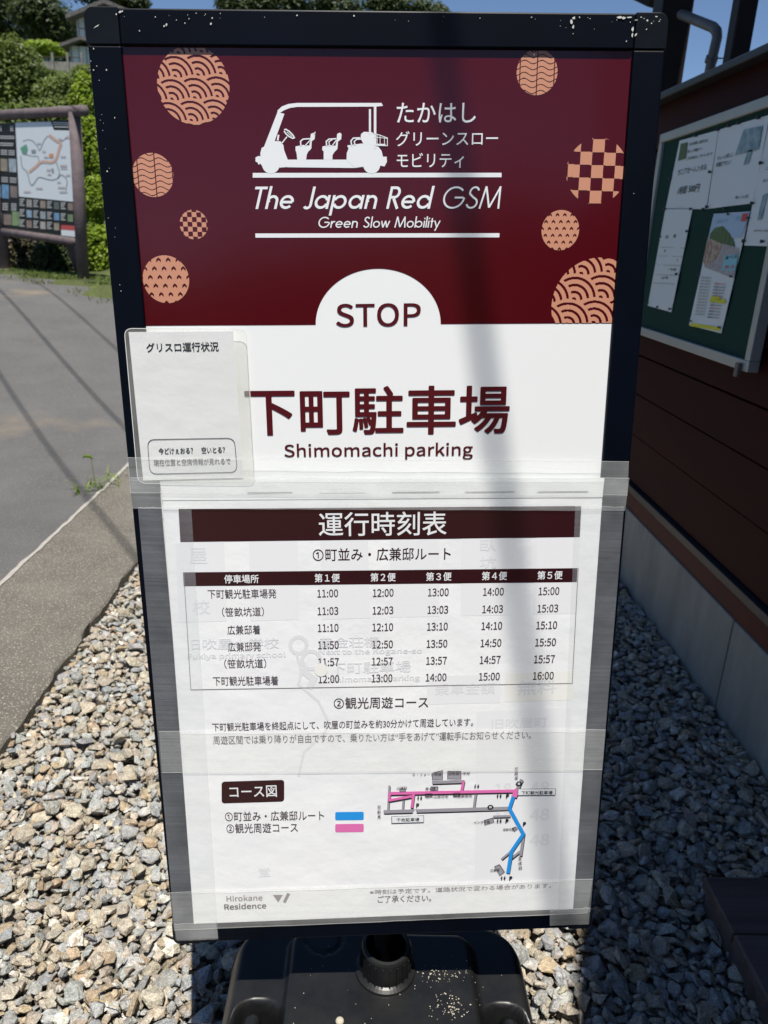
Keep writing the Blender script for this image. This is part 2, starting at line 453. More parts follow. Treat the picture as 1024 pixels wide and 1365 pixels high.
# ------------------------------------------------------------------ foliage
def leaf_mat(name, c1, c2, trans=.35):
    m = bpy.data.materials.new(name); m.use_nodes = True
    t = m.node_tree; t.nodes.remove(t.nodes['Principled BSDF']); out = t.nodes['Material Output']
    at = t.nodes.new('ShaderNodeAttribute'); at.attribute_name = 'tone'
    mx = t.nodes.new('ShaderNodeMix'); mx.data_type = 'RGBA'; mx.inputs['A'].default_value = (*c1, 1); mx.inputs['B'].default_value = (*c2, 1)
    t.links.new(at.outputs['Fac'], mx.inputs['Factor'])
    p = t.nodes.new('ShaderNodeBsdfPrincipled'); p.inputs['Roughness'].default_value = .45; p.inputs['Specular IOR Level'].default_value = .35
    t.links.new(mx.outputs['Result'], p.inputs['Base Color'])
    tl = t.nodes.new('ShaderNodeBsdfTranslucent'); t.links.new(mx.outputs['Result'], tl.inputs[0])
    ms = t.nodes.new('ShaderNodeMixShader'); ms.inputs[0].default_value = trans
    t.links.new(p.outputs[0], ms.inputs[1]); t.links.new(tl.outputs[0], ms.inputs[2]); t.links.new(ms.outputs[0], out.inputs[0])
    return m
M['leaf_dark'] = leaf_mat('leaf_dark', (.028, .05, .014), (.075, .10, .028))
M['leaf_mid'] = leaf_mat('leaf_mid', (.06, .10, .018), (.19, .24, .05), .4)
M['leaf_bright'] = leaf_mat('leaf_bright', (.17, .27, .022), (.36, .46, .05), .5)
M['leaf_dry'] = leaf_mat('leaf_dry', (.05, .05, .022), (.13, .10, .05), .25)
M['bark'] = mat('bark', (.05, .038, .028), .9, .2, noise=(20, 1, (.09, .075, .06)), bump=(60, .8, .01))
def leaves(c, rad, n, size, lumps=26, fill=.35):
    c = np.asarray(c, float); rad = np.asarray(rad, float)
    d = rng.normal(size=(lumps, 3)); d /= np.linalg.norm(d, axis=1)[:, None]
    lc = d * rng.uniform(.45, .80, (lumps, 1)); lr = rng.uniform(.20, .42, lumps)
    k = rng.integers(0, lumps, n)
    q = rng.normal(size=(n, 3)); q /= np.linalg.norm(q, axis=1)[:, None]
    P = lc[k] + q * (lr[k] * rng.uniform(.72, 1.08, n))[:, None]
    ns = int(n * fill); w = rng.normal(size=(ns, 3)); w /= np.linalg.norm(w, axis=1)[:, None]
    P[:ns] = w * rng.uniform(.3, .92, (ns, 1)); q[:ns] = w
    P = c + P * rad
    nv = q * .6 + rng.normal(size=(n, 3)) * .42 + np.array([0, -.25, .85]); nv /= np.linalg.norm(nv, axis=1)[:, None]
    a = np.cross(nv, rng.normal(size=(n, 3))); a /= np.linalg.norm(a, axis=1)[:, None]; b = np.cross(nv, a)
    s = size * rng.uniform(.6, 1.35, (n, 1))
    fold = nv * s * .22
    V = np.stack([P - a * s, P - b * s * .5 + fold, P + a * s, P + b * s * .5 + fold], 1).reshape(-1, 3)
    Fq = np.arange(n * 4).reshape(-1, 4)
    tone = np.clip(rng.uniform(0, 1, n) * .55 + rng.uniform(0, 1, lumps)[k] * .45, 0, 1)
    col = np.repeat(np.stack([tone] * 3 + [np.ones(n)], 1), 4, 0)
    return V, Fq, col
def plant(name, label, cat, px, py, t, rx, ry, size, n, lm, group=None, lumps=26, depth=1.0, base=None):
    """crown measured at (px, py), t metres out, with radii given in pixels"""
    d = W(px, py); c = d * t; sc = t / F
    r = np.array([rx * sc, rx * sc * depth, ry * sc])
    zb = base if base is not None else float(hill_z(np.array(c[0]), np.array(c[1])))
    zb = min(zb, c[2] - r[2] * .5)
    root = thing(name, label, cat, (c[0], c[1], zb), group)
    V, Fq, col = leaves(c, r, n, size, lumps)
    big('crown' if 'tree' in name else 'foliage', V, Fq, M[lm], root, col=col)
    pts = [(c[0], c[1], zb - .1), (c[0] + .05 * r[0], c[1], (zb + c[2]) / 2), (c[0], c[1], c[2] + r[2] * .3)]
    tv = [tube(pts, [max(.03, r[0] * .07), max(.025, r[0] * .05), .015], 8)]
    for k in range(6):
        a = k * 1.05 + .3; z0 = zb + (c[2] - zb) * random.uniform(.45, .9)
        tv.append(tube([(c[0], c[1], z0), (c[0] + math.cos(a) * r[0] * .35, c[1] + math.sin(a) * r[1] * .35, z0 + r[2] * .35), (c[0] + math.cos(a) * r[0] * .7, c[1] + math.sin(a) * r[1] * .7, z0 + r[2] * .6)], [max(.02, r[0] * .03), .015, .008], 6))
    v, f = join(tv)
    obj('trunk' if 'tree' in name else 'stem', v, f, M['bark'], root, smooth=True)
    return root
GT = 'dark trees on the hill behind the house'
plant('broadleaf_tree', 'dark broadleaf tree in the top left corner of the photo, left of the house', 'tree', -15, 15, 56, 62, 55, .16, 9000, 'leaf_dark', GT)
plant('broadleaf_tree', 'dark broadleaf tree right beside the left roof edge of the hill house', 'tree', 58, 22, 52, 46, 42, .15, 8000, 'leaf_dark', GT)
plant('broadleaf_tree', 'dark tree rising directly behind the roof of the hill house', 'tree', 118, -28, 75, 52, 34, .20, 7000, 'leaf_dark', GT)
plant('broadleaf_tree', 'dark tree top seen past the right end of the hill house roof', 'tree', 172, 2, 80, 30, 16, .20, 3500, 'leaf_dark', GT)
plant('broadleaf_tree', 'dark low tree filling the slope between the left hill trees and the house', 'tree', 84, 48, 58, 44, 36, .15, 8000, 'leaf_dark', GT)
plant('broadleaf_tree', 'dark tree on the slope behind the concrete fence posts', 'tree', 22, 62, 60, 46, 40, .15, 7000, 'leaf_dark', GT)
GC = 'tree tops showing over the upper edge of the sign'
for i, (px, py, rx, ry) in enumerate([(318, 14, 36, 26), (380, 8, 44, 30), (450, 12, 40, 28), (520, 12, 42, 26), (572, 22, 32, 22)]):
    plant('broadleaf_tree', ['leftmost tree top over the upper edge of the sign, beside the gap of sky', 'second tree top from the left over the upper edge of the sign',
          'middle one of the five tree tops over the upper edge of the sign', 'fourth tree top from the left over the upper edge of the sign',
          'rightmost and lowest tree top over the upper edge of the sign, before open sky'][i], 'tree', px, py, 70, rx, ry, .19, 5000, 'leaf_dark', GC)
GS = 'shrubs on the slope behind the information board'
plant('shrub', 'tall olive green shrub above the left part of the information board', 'shrub', 18, 108, 17, 52, 62, .05, 12000, 'leaf_mid', GS, 34)
plant('shrub', 'rounded green shrub just above the right end of the information board', 'shrub', 78, 140, 16, 40, 38, .048, 7000, 'leaf_mid', GS)
plant('shrub', 'green shrub beneath the concrete posts of the hill fence', 'shrub', 72, 114, 27, 44, 20, .08, 4500, 'leaf_mid', GS)
plant('shrub', 'green shrub below the lower windows of the hill house', 'shrub', 118, 104, 25, 26, 18, .08, 3500, 'leaf_mid', GS)
plant('shrub', 'low yellow green shrub behind the concrete fence posts beside the house', 'shrub', 62, 66, 47, 32, 11, .12, 3000, 'leaf_bright', GS)
plant('shrub', 'bright yellow green shrub beside the upper left side of the sign', 'shrub', 117, 135, 13.8, 22, 34, .045, 5000, 'leaf_bright', GS)
plant('shrub', 'bright yellow green shrub behind the right post of the information board', 'shrub', 122, 200, 13.4, 24, 46, .045, 6500, 'leaf_bright', GS)
plant('shrub', 'sunlit green shrub on the slope between the information board post and the sign', 'shrub', 126, 268, 12.9, 20, 34, .04, 6000, 'leaf_bright', GS, base=-.6)
plant('shrub', 'green shrub filling the slope directly above the map of the information board', 'shrub', 62, 172, 15.2, 44, 36, .05, 7000, 'leaf_mid', GS)
plant('shrub', 'dark green shrub low behind the middle of the information board', 'shrub', 20, 190, 15, 50, 50, .055, 6000, 'leaf_mid', GS)
plant('shrub', 'bright leafy shrub low between the information board and the sign', 'shrub', 134, 345, 11.2, 24, 46, .035, 7000, 'leaf_bright', GS, base=-.7)
plant('shrub', 'dry brownish shrub in shade under the left part of the information board', 'shrub', 22, 334, 12.1, 36, 36, .035, 7000, 'leaf_dry', GS, base=-.7)
plant('shrub', 'dark shrub in shade under the right part of the information board', 'shrub', 78, 347, 11.4, 36, 38, .03, 9000, 'leaf_dark', GS, base=-.7)
for i, (hx_, hy_, hw_, hh_) in enumerate([(-6.2, -8.8, 1.9, 1.55), (-3.2, -8.2, 1.8, 1.45), (-.4, -8.4, 1.8, 1.75), (2.5, -8.6, 1.9, 2.3)]):  # unseen shrubs, added so the maroon field reflects something dark
    r_ = thing('added_shrub', ['leftmost', 'second from the left', 'third from the left', 'rightmost and tallest'][i] + ' of the dark hedge shrubs behind the camera', 'shrub', (hx_, hy_, -1.45), 'hedge shrubs behind the camera')
    V_, F_, c_ = leaves((hx_, hy_, -1.4 + hh_ * .75), (hw_, 1.0, hh_), 6000, .07, 30)
    big('foliage', V_, F_, M['leaf_dark'], r_, col=c_)
    v_, f_ = tube([(hx_, hy_, -1.5), (hx_, hy_, -.4)], .08, 8); obj('stem', v_, f_, M['bark'], r_)
# grass: verge along the road edge and on the slope
def blades(pts, h, w, m, name, label, parent=None):
    n = len(pts); pts = np.asarray(pts)
    a = rng.uniform(0, 6.28, n); ln = rng.uniform(.5, 1.2, n) * h
    side = np.stack([np.cos(a), np.sin(a), a * 0], 1) * w
    bend = np.stack([-np.sin(a), np.cos(a), a * 0], 1) * (ln * rng.uniform(.1, .7, n))[:, None]
    top = pts + np.stack([a * 0, a * 0, ln], 1) + bend
    mid = pts + np.stack([a * 0, a * 0, ln * .6], 1) + bend * .35
    V = np.stack([pts - side, pts + side, mid + side * .7, mid - side * .7, top], 1).reshape(-1, 3)
    i = np.arange(n)[:, None] * 5
    Fq = np.concatenate([i + np.array([0, 1, 2]), i + np.array([0, 2, 3]), i + np.array([3, 2, 4])])
    tone = np.repeat(rng.uniform(0, 1, n), 5); col = np.stack([tone] * 3 + [tone * 0 + 1], 1)
    o = big(name, V, Fq, M[m], col=col); return tag(o, label, 'grass', kind='stuff')
P = []
for _ in range(9000):
    u = random.uniform(-1.6, 5.5); s = random.uniform(-.30, .30) if random.random() < .7 else random.uniform(-.7, .3)
    if math.sin(u * 3) + math.sin(u * 7.3 + 1) < random.uniform(-1.2, 1.0) and s < 0: continue
    q = INFO_R + LD * u + LN * s; P.append((q[0], q[1], float(road_z(q[0], q[1])) - .01 if s < -.4 else max(float(hill_z(np.array(q[0]), np.array(q[1]))), float(road_z(q[0], q[1]))) - .01))
blades(P, .05, .005, 'leaf_mid', 'grass_verge', 'low green grass along the far edge of the road by the information board')
P = []
for _ in range(16000):
    q = np.array([random.uniform(-7.5, -2.6), random.uniform(12.6, 17)]); P.append((q[0], q[1], float(hill_z(q[0], q[1])) - .02))
blades(P, .12, .010, 'leaf_mid', 'slope_grass', 'long bright grass on the slope behind the information board')

# ------------------------------------------------------------------ house and fence on the hill
def raybox(x0, y0, x1, y1, t, dep):
    """box whose front face spans the measured rectangle, t metres out"""
    a, b, c = W(x0, y1) * t, W(x1, y1) * t, W(x0, y0) * t
    yf = (a[1] + b[1]) / 2
    xs0, xs1 = a[0] / a[1] * yf, b[0] / b[1] * yf
    z0 = a[2] / a[1] * yf; z1 = c[2] / c[1] * yf
    return xs0, xs1, yf, yf + dep, z0, z1
M['plaster'] = mat('plaster', (.70, .72, .74), .8, .3, noise=(2, 1, (.60, .61, .62)))
M['timber_dark'] = mat('timber_dark', (.035, .027, .022), .8, .3, noise=(4, 1, (.06, .05, .04)))
M['roof_tile'] = mat('roof_tile', (.13, .12, .115), .75, .4, noise=(6, 1, (.08, .075, .07)), bump=(12, .7, .05))
T = 46
hx0, hx1, hy, _, hz0, hz1 = raybox(104, 22, 166, 56, T, 1)
lx0, lx1, ly, _, lz0, lz1 = raybox(95, 61, 172, 90, T - 1.5, 1)
house = thing('house', 'white walled house with dark tiled gable roofs up on the wooded hill', 'house', ((hx0 + hx1) / 2, hy + 2, lz0 - 1))
v, f = aabb(hx0, hx1 + 1.2, hy, hy + 6, lz0 - 1.6, hz1); obj('wall', v, f, M['plaster'], house)
v, f = aabb(lx0, lx1 + 1.6, ly, hy - .01, lz0 - 1.6, lz1); obj('wall', v, f, M['plaster'], house)
def gable(x0, x1, xr, y0, y1, ze0, zr, ze1, th=.16):
    V = []
    for y in (y0, y1):
        V += [(x0, y, ze0), (xr, y, zr), (x1, y, ze1), (x0, y, ze0 - th), (xr, y, zr - th), (x1, y, ze1 - th)]
    Fc = [(0, 1, 7, 6), (1, 2, 8, 7), (3, 9, 10, 4), (4, 10, 11, 5), (0, 3, 4, 1), (1, 4, 5, 2), (6, 7, 10, 9), (7, 8, 11, 10), (0, 6, 9, 3), (2, 5, 11, 8)]
    return V, Fc
def zx(px, py, y): d = W(px, py); return d[0] / d[1] * y, d[2] / d[1] * y
xa, za = zx(87, 19, hy - .8); xb, zb = zx(138, -2, hy - .8); xc, zc = zx(176, 14, hy - .8)
v, f = gable(xa, xc, xb, hy - .8, hy + 6.5, za, zb, zc, .22); obj('roof', v, f, M['roof_tile'], house)
v, f = join([([(hx0, hy - .003, hz1), (hx1 + 1.2, hy - .003, hz1), (xb, hy - .003, zb - .3)], [(0, 1, 2)])]); obj('gable_wall', v, f, M['timber_dark'], house)
xa, za = zx(79, 58, ly - .6); xb, zb = zx(106, 48, ly - .6); xc, zc = zx(180, 64, ly - .6)
v, f = gable(xa, xc, xb, ly - .6, hy + .1, za, zb, zc, .16); obj('roof', v, f, M['roof_tile'], house)
for (a0, b0, a1, b1, yy) in [(104, 22, 106.5, 56, hy), (113.5, 22, 115, 56, hy), (106, 38, 122, 39.2, hy), (94.5, 61, 97, 88, ly), (105, 61, 107, 88, ly), (115, 61, 117, 88, ly)]:
    p0, q1 = zx(a0, b0, yy); p1, q0 = zx(a1, b1, yy)
    v, f = aabb(p0, p1, yy - .06, yy - .002, q0, q1); obj('timber_post', v, f, M['timber_dark'], house)
M['concrete_old'] = mat('concrete_old', (.26, .25, .225), .9, .2, noise=(4, 1, (.16, .155, .14)), bump=(20, .5, .02))
fx0, fx1, fy, _, fz0, fz1 = raybox(48, 80, 114, 93, 40, 1)
fence = thing('hill_fence', 'weathered concrete fence with square posts below the hill house', 'fence', ((fx0 + fx1) / 2, fy, fz0))
v, f = aabb(fx0, fx1, fy, fy + .2, fz0 - .6, fz1); obj('retaining_wall', v, f, M['concrete_old'], fence)
for px in (50, 70, 90, 109):
    x0, zt = zx(px - 1.3, 70, fy - .02); x1, _ = zx(px + 1.3, 70, fy - .02)
    v, f = aabb(x0, x1, fy - .12, fy - .01, fz0 - .3, zt); obj('post', v, f, M['concrete_old'], fence)
x0, za = zx(50, 76, fy); x1, zb = zx(110, 77, fy)
v, f = tube([(x0, fy - .05, za), (x1, fy - .05, zb)], .02, 6); obj('rail', v, f, M['timber_dark'], fence)

# ------------------------------------------------------------------ information board (log frame)
M['log'] = mat('log_paint', (.150, .118, .122), .75, .3, noise=(7, 1, (.10, .078, .082)), bump=(40, .4, .01))
M['panel_dark'] = flat('panel_dark', (.007, .006, .005), .5, .25)
M['panel_white'] = mat('panel_white', (.66, .71, .74), .4, .4)
pR = np.array([*INFO_R, -.72]); pL = np.array([*INFO_L, -.64])
info = thing('information_board', 'log framed tourist map board beside the road in front of the shrubs', 'sign', tuple((pR + pL) / 2))
IU = nrm(pL - pR) * -1.0                                   # rightwards along the board
IUh = nrm([IU[0], IU[1], 0]); IN = np.array([IUh[1], -IUh[0], 0.])
if np.dot(IN, -pR) < 0: IN = -IN
PLI = (pR + IN * .02, IN)
def I(px, py, off=0.0): return hit(px, py, (pR + IN * (.02 + off), IN))
PLR = (pR, IN)
def ih(px, py): return hit(px, py, PLR)
topR = ih(105, 150); botR = np.array(pR) - [0, 0, .1]
v, f = tube([ih(112, 385), ih(99.5, 150)], [.075, .072], 14); obj('post', v, f, M['log'], info, smooth=True)
v, f = tube([ih(7, 366), ih(-9, 150)], [.078, .075], 14); obj('post', v, f, M['log'], info, smooth=True)
v, f = tube([ih(113, 147.5), ih(50, 151), ih(-30, 155)], .062, 14); obj('rail', v, f, M['log'], info, smooth=True)
v, f = tube([ih(102, 322.5), ih(-2, 308)], .055, 14); obj('rail', v, f, M['log'], info, smooth=True)
v, f = tube([ih(64, 372) - IN * .5, ih(60, 300) - IN * .25], .06, 12); obj('brace_post', v, f, M['log'], info, smooth=True)
for (px, py, o_) in ((112, 384, 0), (8, 362, 0), (63, 370, .5)):
    c = ih(px, py) - IN * o_
    v, f = boxg(c + [0, 0, -.03], IUh * .2, IN * .17, (0, 0, .07)); obj('footing', v, f, M['concrete_old'], info, bevel=.015)
def iquad(name, pts, m, off, parent=info):
    return obj(name, [I(x, y, off) for x, y in pts], [tuple(range(len(pts)))[::-1]], m, parent)
pn = [(0 - 12, 165), (94, 160), (101.5, 316), (0 - 4, 302)]
V = [I(x, y, 0) for x, y in pn] + [I(x, y, 0) - IN * .03 for x, y in pn]
bpn = obj('display_panel', V, [(3, 2, 1, 0), (4, 5, 6, 7), (0, 1, 5, 4), (1, 2, 6, 5), (2, 3, 7, 6), (3, 0, 4, 7)], M['panel_dark'], info)
mp = iquad('map_sheet', [(20.5, 163.5), (68, 162.3), (72, 173.5), (94.6, 174), (98.8, 269), (25.5, 262)], M['panel_white'], .004)
def ribbon2(pts, w):
    """flat ribbon along a 2D polyline"""
    pts = [np.asarray(p, float) for p in pts]; L = []; Rr = []
    pts = [p for i, p in enumerate(pts) if i == 0 or np.linalg.norm(p - pts[i - 1]) > 1e-6]
    for i, p in enumerate(pts):
        d0 = nrm(p - pts[i - 1]) if i > 0 else None; d1 = nrm(pts[i + 1] - p) if i < len(pts) - 1 else None
        if d0 is None: d0 = d1
        if d1 is None: d1 = d0
        t = d0 + d1; t = nrm(t) if np.linalg.norm(t) > 1e-6 else d0
        nn_ = np.array([-t[1], t[0]]); k = w / 2 / max(.45, abs(np.dot(nn_, [-d0[1], d0[0]])))
        L.append(p + nn_ * k); Rr.append(p - nn_ * k)
    V = L + Rr; n = len(pts)
    return V, [(i, i + 1, n + i + 1, n + i) for i in range(n - 1)]
def iribbon(pts, w, m, off):
    pts = [np.asarray(p, float) for p in pts]
    for _ in range(2):
        q = [pts[0]]
        for a, b in zip(pts[:-1], pts[1:]): q += [a * .75 + b * .25, a * .25 + b * .75]
        pts = q + [pts[-1]]
    v, f = ribbon2(pts, w); return obj('map_line', [I(x, y, off) for x, y in v], f, m, info)
def cz(x, y): return (x / 4.265, 100 + y / 4.265)
M['m_grey'] = flat('map_grey_line', (.22, .25, .25)); M['m_tan'] = flat('map_tan', (.62, .38, .27)); M['m_green'] = flat('map_green', (.10, .30, .18))
M['m_orange'] = flat('map_orange', (.60, .26, .10)); M['m_red'] = flat('map_red', (.45, .04, .04)); M['m_lt'] = flat('map_label', (.50, .42, .40))
iribbon([cz(*p) for p in [(130, 375), (175, 362), (215, 405), (225, 440), (260, 345), (300, 350), (345, 385), (390, 345)]], .8, M['m_grey'], .006)
iribbon([cz(*p) for p in [(118, 460), (125, 530), (155, 545), (175, 640), (205, 600), (220, 575), (290, 600), (335, 585), (345, 560), (385, 590), (375, 655)]], 1.0, M['m_grey'], .0063)
iribbon([cz(*p) for p in [(125, 445), (190, 462), (218, 458), (222, 500)]], .8, M['m_grey'], .0066)
iribbon([cz(*p) for p in [(165, 552), (205, 520), (235, 488), (300, 500), (325, 470), (335, 420), (350, 385), (320, 375), (280, 340)]], 3.4, M['m_tan'], .0069)
iribbon([cz(*p) for p in [(320, 495), (340, 555), (330, 585)]], .9, M['m_grey'], .0072)
iquad('map_patch', [cz(*p) for p in [(115, 415), (150, 392), (158, 420), (150, 448), (130, 445)]], M['m_green'], .0075)
iquad('map_patch', [cz(*p) for p in [(278, 448), (303, 446), (304, 468), (280, 470)]], M['m_orange'], .0075)
iquad('map_patch', [cz(*p) for p in [(178, 425), (203, 424), (204, 442), (180, 443)]], M['m_grey'], .0075)
iquad('map_patch', [cz(*p) for p in [(292, 532), (304, 530), (306, 555), (296, 552)]], M['m_grey'], .0078)
for (x, y, w) in [(210, 385, 24), (240, 430, 20), (250, 462, 26), (345, 460, 30), (342, 510, 40), (345, 525, 38), (265, 535, 26), (325, 605, 20), (330, 635, 40), (338, 660, 44), (205, 640, 38), (372, 350, 25), (330, 360, 24), (270, 560, 22), (135, 660, 40), (375, 565, 25)]:
    iquad('map_caption', [cz(x, y), cz(x + w, y), cz(x + w, y + 7), cz(x, y + 7)], M['m_lt'], .0081)
# photographs and captions on the dark panel
pcs = [(.30, .45, .60), (.35, .28, .20), (.20, .32, .12), (.45, .42, .38), (.15, .35, .60), (.28, .20, .16), (.42, .50, .55), (.10, .12, .10)]
PM = [mat('photo_print_%s' % 'abcdefgh'[i], c, .4, .4, noise=(9, 1, tuple(np.array(c) * .35 + .05)))for i, c in enumerate(pcs)]
for i, nm in enumerate(['sky', 'brick', 'field', 'stone', 'blue', 'wood', 'cloud', 'night']): PM[i].name = 'photo_print_' + nm
M['cap_txt'] = flat('caption_white', (.55, .55, .55))
for r_, (yl, yr) in enumerate([(704, 730), (763, 795), (822, 850)]):
    for c_ in range(8):
        x = 112 + c_ * 39; y = yl + (yr - yl) * c_ / 8.0
        if r_ == 2 and c_ > 5: continue
        if c_ % 2 == 1: iquad('photo', [cz(x, y), cz(x + 30, y + 2), cz(x + 31, y + 44), cz(x + 1, y + 42)], PM[(c_ * 3 + r_ * 5) % 8], .004)
        else:
            for q in range(4): iquad('caption', [cz(x, y + q * 11), cz(x + 28 - 5 * (q % 3), y + 1 + q * 11), cz(x + 28 - 5 * (q % 3), y + 6 + q * 11), cz(x, y + 5 + q * 11)], M['cap_txt'], .004)
iquad('photo', [cz(348, 852), cz(432, 858), cz(433, 885), cz(348, 879)], M['m_red'], .004)
iquad('photo', [cz(348, 880), cz(433, 886), cz(434, 921), cz(349, 912)], M['panel_white'], .004)
for (x, y, w, h, k) in [(2, 475, 40, 70, 1), (50, 475, 42, 75, 6), (10, 622, 40, 78, 4), (58, 630, 40, 65, 5), (20, 790, 45, 60, 5), (68, 775, 42, 80, 2), (-30, 480, 26, 60, 3), (-24, 625, 28, 70, 0), (-14, 780, 28, 60, 7)]:
    iquad('photo', [cz(x, y), cz(x + w, y + 3), cz(x + w + 2, y + h + 3), cz(x + 2, y + h)], PM[k], .004)
for (x, y, w, n_) in [(0, 345, 82, 2), (0, 385, 76, 2), (5, 425, 36, 3), (48, 427, 36, 3), (8, 580, 38, 3), (56, 583, 38, 3), (14, 728, 32, 4), (64, 730, 30, 4), (0, 290, 10, 3), (58, 290, 18, 3), (300, 268, 92, 2), (308, 292, 82, 1)]:
    for q in range(n_): iquad('caption', [cz(x, y + q * 11), cz(x + w, y + q * 11 + 2), cz(x + w, y + q * 11 + 7), cz(x, y + q * 11 + 5)], M['cap_txt'], .0045)

V, Fc = [], []
for k in range(42):
    x, y = (random.uniform(-.93, -.25), random.uniform(.9, 3.2)) if k % 3 else (random.uniform(.4, 1.1), random.uniform(1.0, 2.6))
    a = random.uniform(0, 6.28); L = random.uniform(.02, .07); cv = random.uniform(-.6, .6); z = -1.352
    P_ = [(x + L * (t_ - .5) * math.cos(a + cv * t_), y + L * (t_ - .5) * math.sin(a + cv * t_), z + .008 * math.sin(t_ * 3.1)) for t_ in np.linspace(0, 1, 6)]
    v, f = tube(P_, random.uniform(.0005, .0011), 5); o_ = len(V); V += v; Fc += [tuple(i_ + o_ for i_ in q) for q in f]
M['straw'] = flat('straw', (.42, .32, .16), .7)
o = obj('straw_litter', V, Fc, M['straw']); tag(o, 'dry straw and needles scattered over the gravel', 'litter', kind='stuff')
# small white stub at the road edge
c = W(146, 383) * 9.2
v, f = aabb(c[0] - .035, c[0] + .035, c[1] - .035, c[1] + .035, float(road_z(c[0], c[1])) - .05, c[2])
o = obj('marker_stub', v, f, M['plaster'], bevel=.012, loc=(c[0], c[1], c[2])); tag(o, 'small white marker post at the road edge beside the sign', 'marker post')

# weeds at the kerb
wc = on_z(128, 650, -1.34)
P = [(wc[0] + rng.normal(0, .05), wc[1] + rng.normal(0, .09), -1.342) for _ in range(28)]
V = []; Fc = []; cols = []
for p_ in P:
    a = random.uniform(0, 6.28); L = random.uniform(.06, .16); ba = random.uniform(0, 6.28); w = random.uniform(.003, .005)
    pts = [np.array(p_) + np.array([math.cos(ba), math.sin(ba), 0]) * L * k * k * .8 + np.array([0, 0, 1]) * L * (k - .45 * k * k) for k in (0, .3, .6, .85, 1.0)]
    sd = np.array([-math.sin(ba), math.cos(ba), 0]) * w; i0 = len(V); tn = random.random()
    for k, q in enumerate(pts):
        ww = (1, .95, .8, .5, .08)[k]; V += [q - sd * ww, q + sd * ww]; cols += [(tn, tn, tn, 1)] * 2
    for k in range(4): Fc.append((i0 + 2 * k, i0 + 2 * k + 1, i0 + 2 * k + 3, i0 + 2 * k + 2))
weed = thing('weed', 'green grassy weed growing from the joint between road and kerb', 'weed', (wc[0], wc[1], -1.34))
big('blades', V, Fc, M['leaf_bright'], weed, col=cols)
tip = W(121, 609) * (np.linalg.norm(wc[:2]) / np.linalg.norm(W(121, 609)[:2]))
v, f = tube([(wc[0], wc[1], -1.34), (wc[0] - .01, wc[1], tip[2] - .05), tip], [.002, .0015, .001], 6)
obj('stalk', v, f, M['leaf_bright'], weed)
v, f = tube([tip + [0.012, 0, -.012], tip + [-.004, 0, .002], tip + [-.028, 0, .004], tip + [-.045, 0, -.006]], [.003, .008, .008, .002], 8)
obj('seed_head', v, f, M['leaf_bright'], weed)

# ------------------------------------------------------------------ notice board shed on the right
XW = 1.1694
M['plank'] = mat('siding_stain', (.032, .0022, .0030), .6, .1, noise=(5, .8, (.022, .002, .0025)), bump=(70, .3, .002))
t = M['plank'].node_tree                       # grain runs along the plank
for nd in [n_ for n_ in t.nodes if n_.type == 'TEX_NOISE']:
    mpp = t.nodes.new('ShaderNodeMapping'); mpp.inputs['Scale'].default_value = (2, .25, 3)
    src_ = nd.inputs['Vector'].links[0].from_socket; t.links.new(src_, mpp.inputs[0]); t.links.new(mpp.outputs[0], nd.inputs['Vector'])
M['sill'] = mat('sill_stain', (.075, .014, .010), .6, .2, noise=(6, .8, (.05, .012, .009)))
M['post_brown'] = mat('post_brown', (.012, .007, .007), .5, .2, noise=(6, .8, (.02, .012, .011)), bump=(50, .3, .002))
M['metal_dark'] = mat('metal_dark', (.030, .032, .038), .4, .3, noise=(4, .6, (.02, .022, .026)))
M['metal_pipe'] = mat('metal_pipe', (.13, .12, .115), .45, .5, noise=(8, .8, (.08, .07, .065)))
M['foundation'] = mat('foundation_concrete', (.29, .285, .255), .85, .3, noise=(3.5, 1, (.20, .20, .18)), bump=(40, .3, .003))
t = M['foundation'].node_tree                  # rain streaks run down the concrete
for nd in [n_ for n_ in t.nodes if n_.type == 'TEX_NOISE'][:1]:
    mpp = t.nodes.new('ShaderNodeMapping'); mpp.inputs['Scale'].default_value = (1, 2.2, .5)
    src_ = nd.inputs['Vector'].links[0].from_socket; t.links.new(src_, mpp.inputs[0]); t.links.new(mpp.outputs[0], nd.inputs['Vector'])
shed = thing('notice_shed', 'dark red timber shed wall with concrete foundation and tall posts right of the sign', 'shed', (XW + .6, 1.5, -1.42))
YA, YB = -2.6, 3.72
seams = [-.945, -.754, -.582, -.421, -.258, -.095, .07, .235, .40, .585]
for z0, z1 in zip(seams[:-1], seams[1:]):
    g_ = .011
    V = [(XW + .004, YA, z0 + g_), (XW + .004, YB, z0 + g_), (XW + .016, YB, z1 - .003), (XW + .016, YA, z1 - .003),
         (XW + .045, YA, z0 + g_), (XW + .045, YB, z0 + g_), (XW + .045, YB, z1 - .003), (XW + .045, YA, z1 - .003)]
    obj('plank', V, [(0, 1, 2, 3)[::-1], (4, 5, 6, 7), (0, 4, 5, 1), (3, 2, 6, 7), (1, 5, 6, 2), (0, 3, 7, 4)], M['plank'], shed, bevel=.0015)
v, f = aabb(XW + .046, XW + 1.3, YA, YB, -.96, .585); obj('wall_core', v, f, M['post_brown'], shed)
v, f = aabb(XW - .012, XW + .1, YA, YB, -.978, -.949); obj('drip_strip', v, f, M['metal_dark'], shed, bevel=.002)
v, f = aabb(XW + .001, XW + .1, YA, YB, -1.056, -.979); obj('sill', v, f, M['sill'], shed)
ysm = on_z(978, 840, -1.07)[1] * (XW / on_z(978, 840, -1.07)[0])
for ya, yb in ((YA, ysm - .003), (ysm + .003, YB)):
    v, f = aabb(XW - .006, XW + 1.2, ya, yb, -1.5, -1.057); obj('foundation', v, f, M['foundation'], shed, bevel=.003)
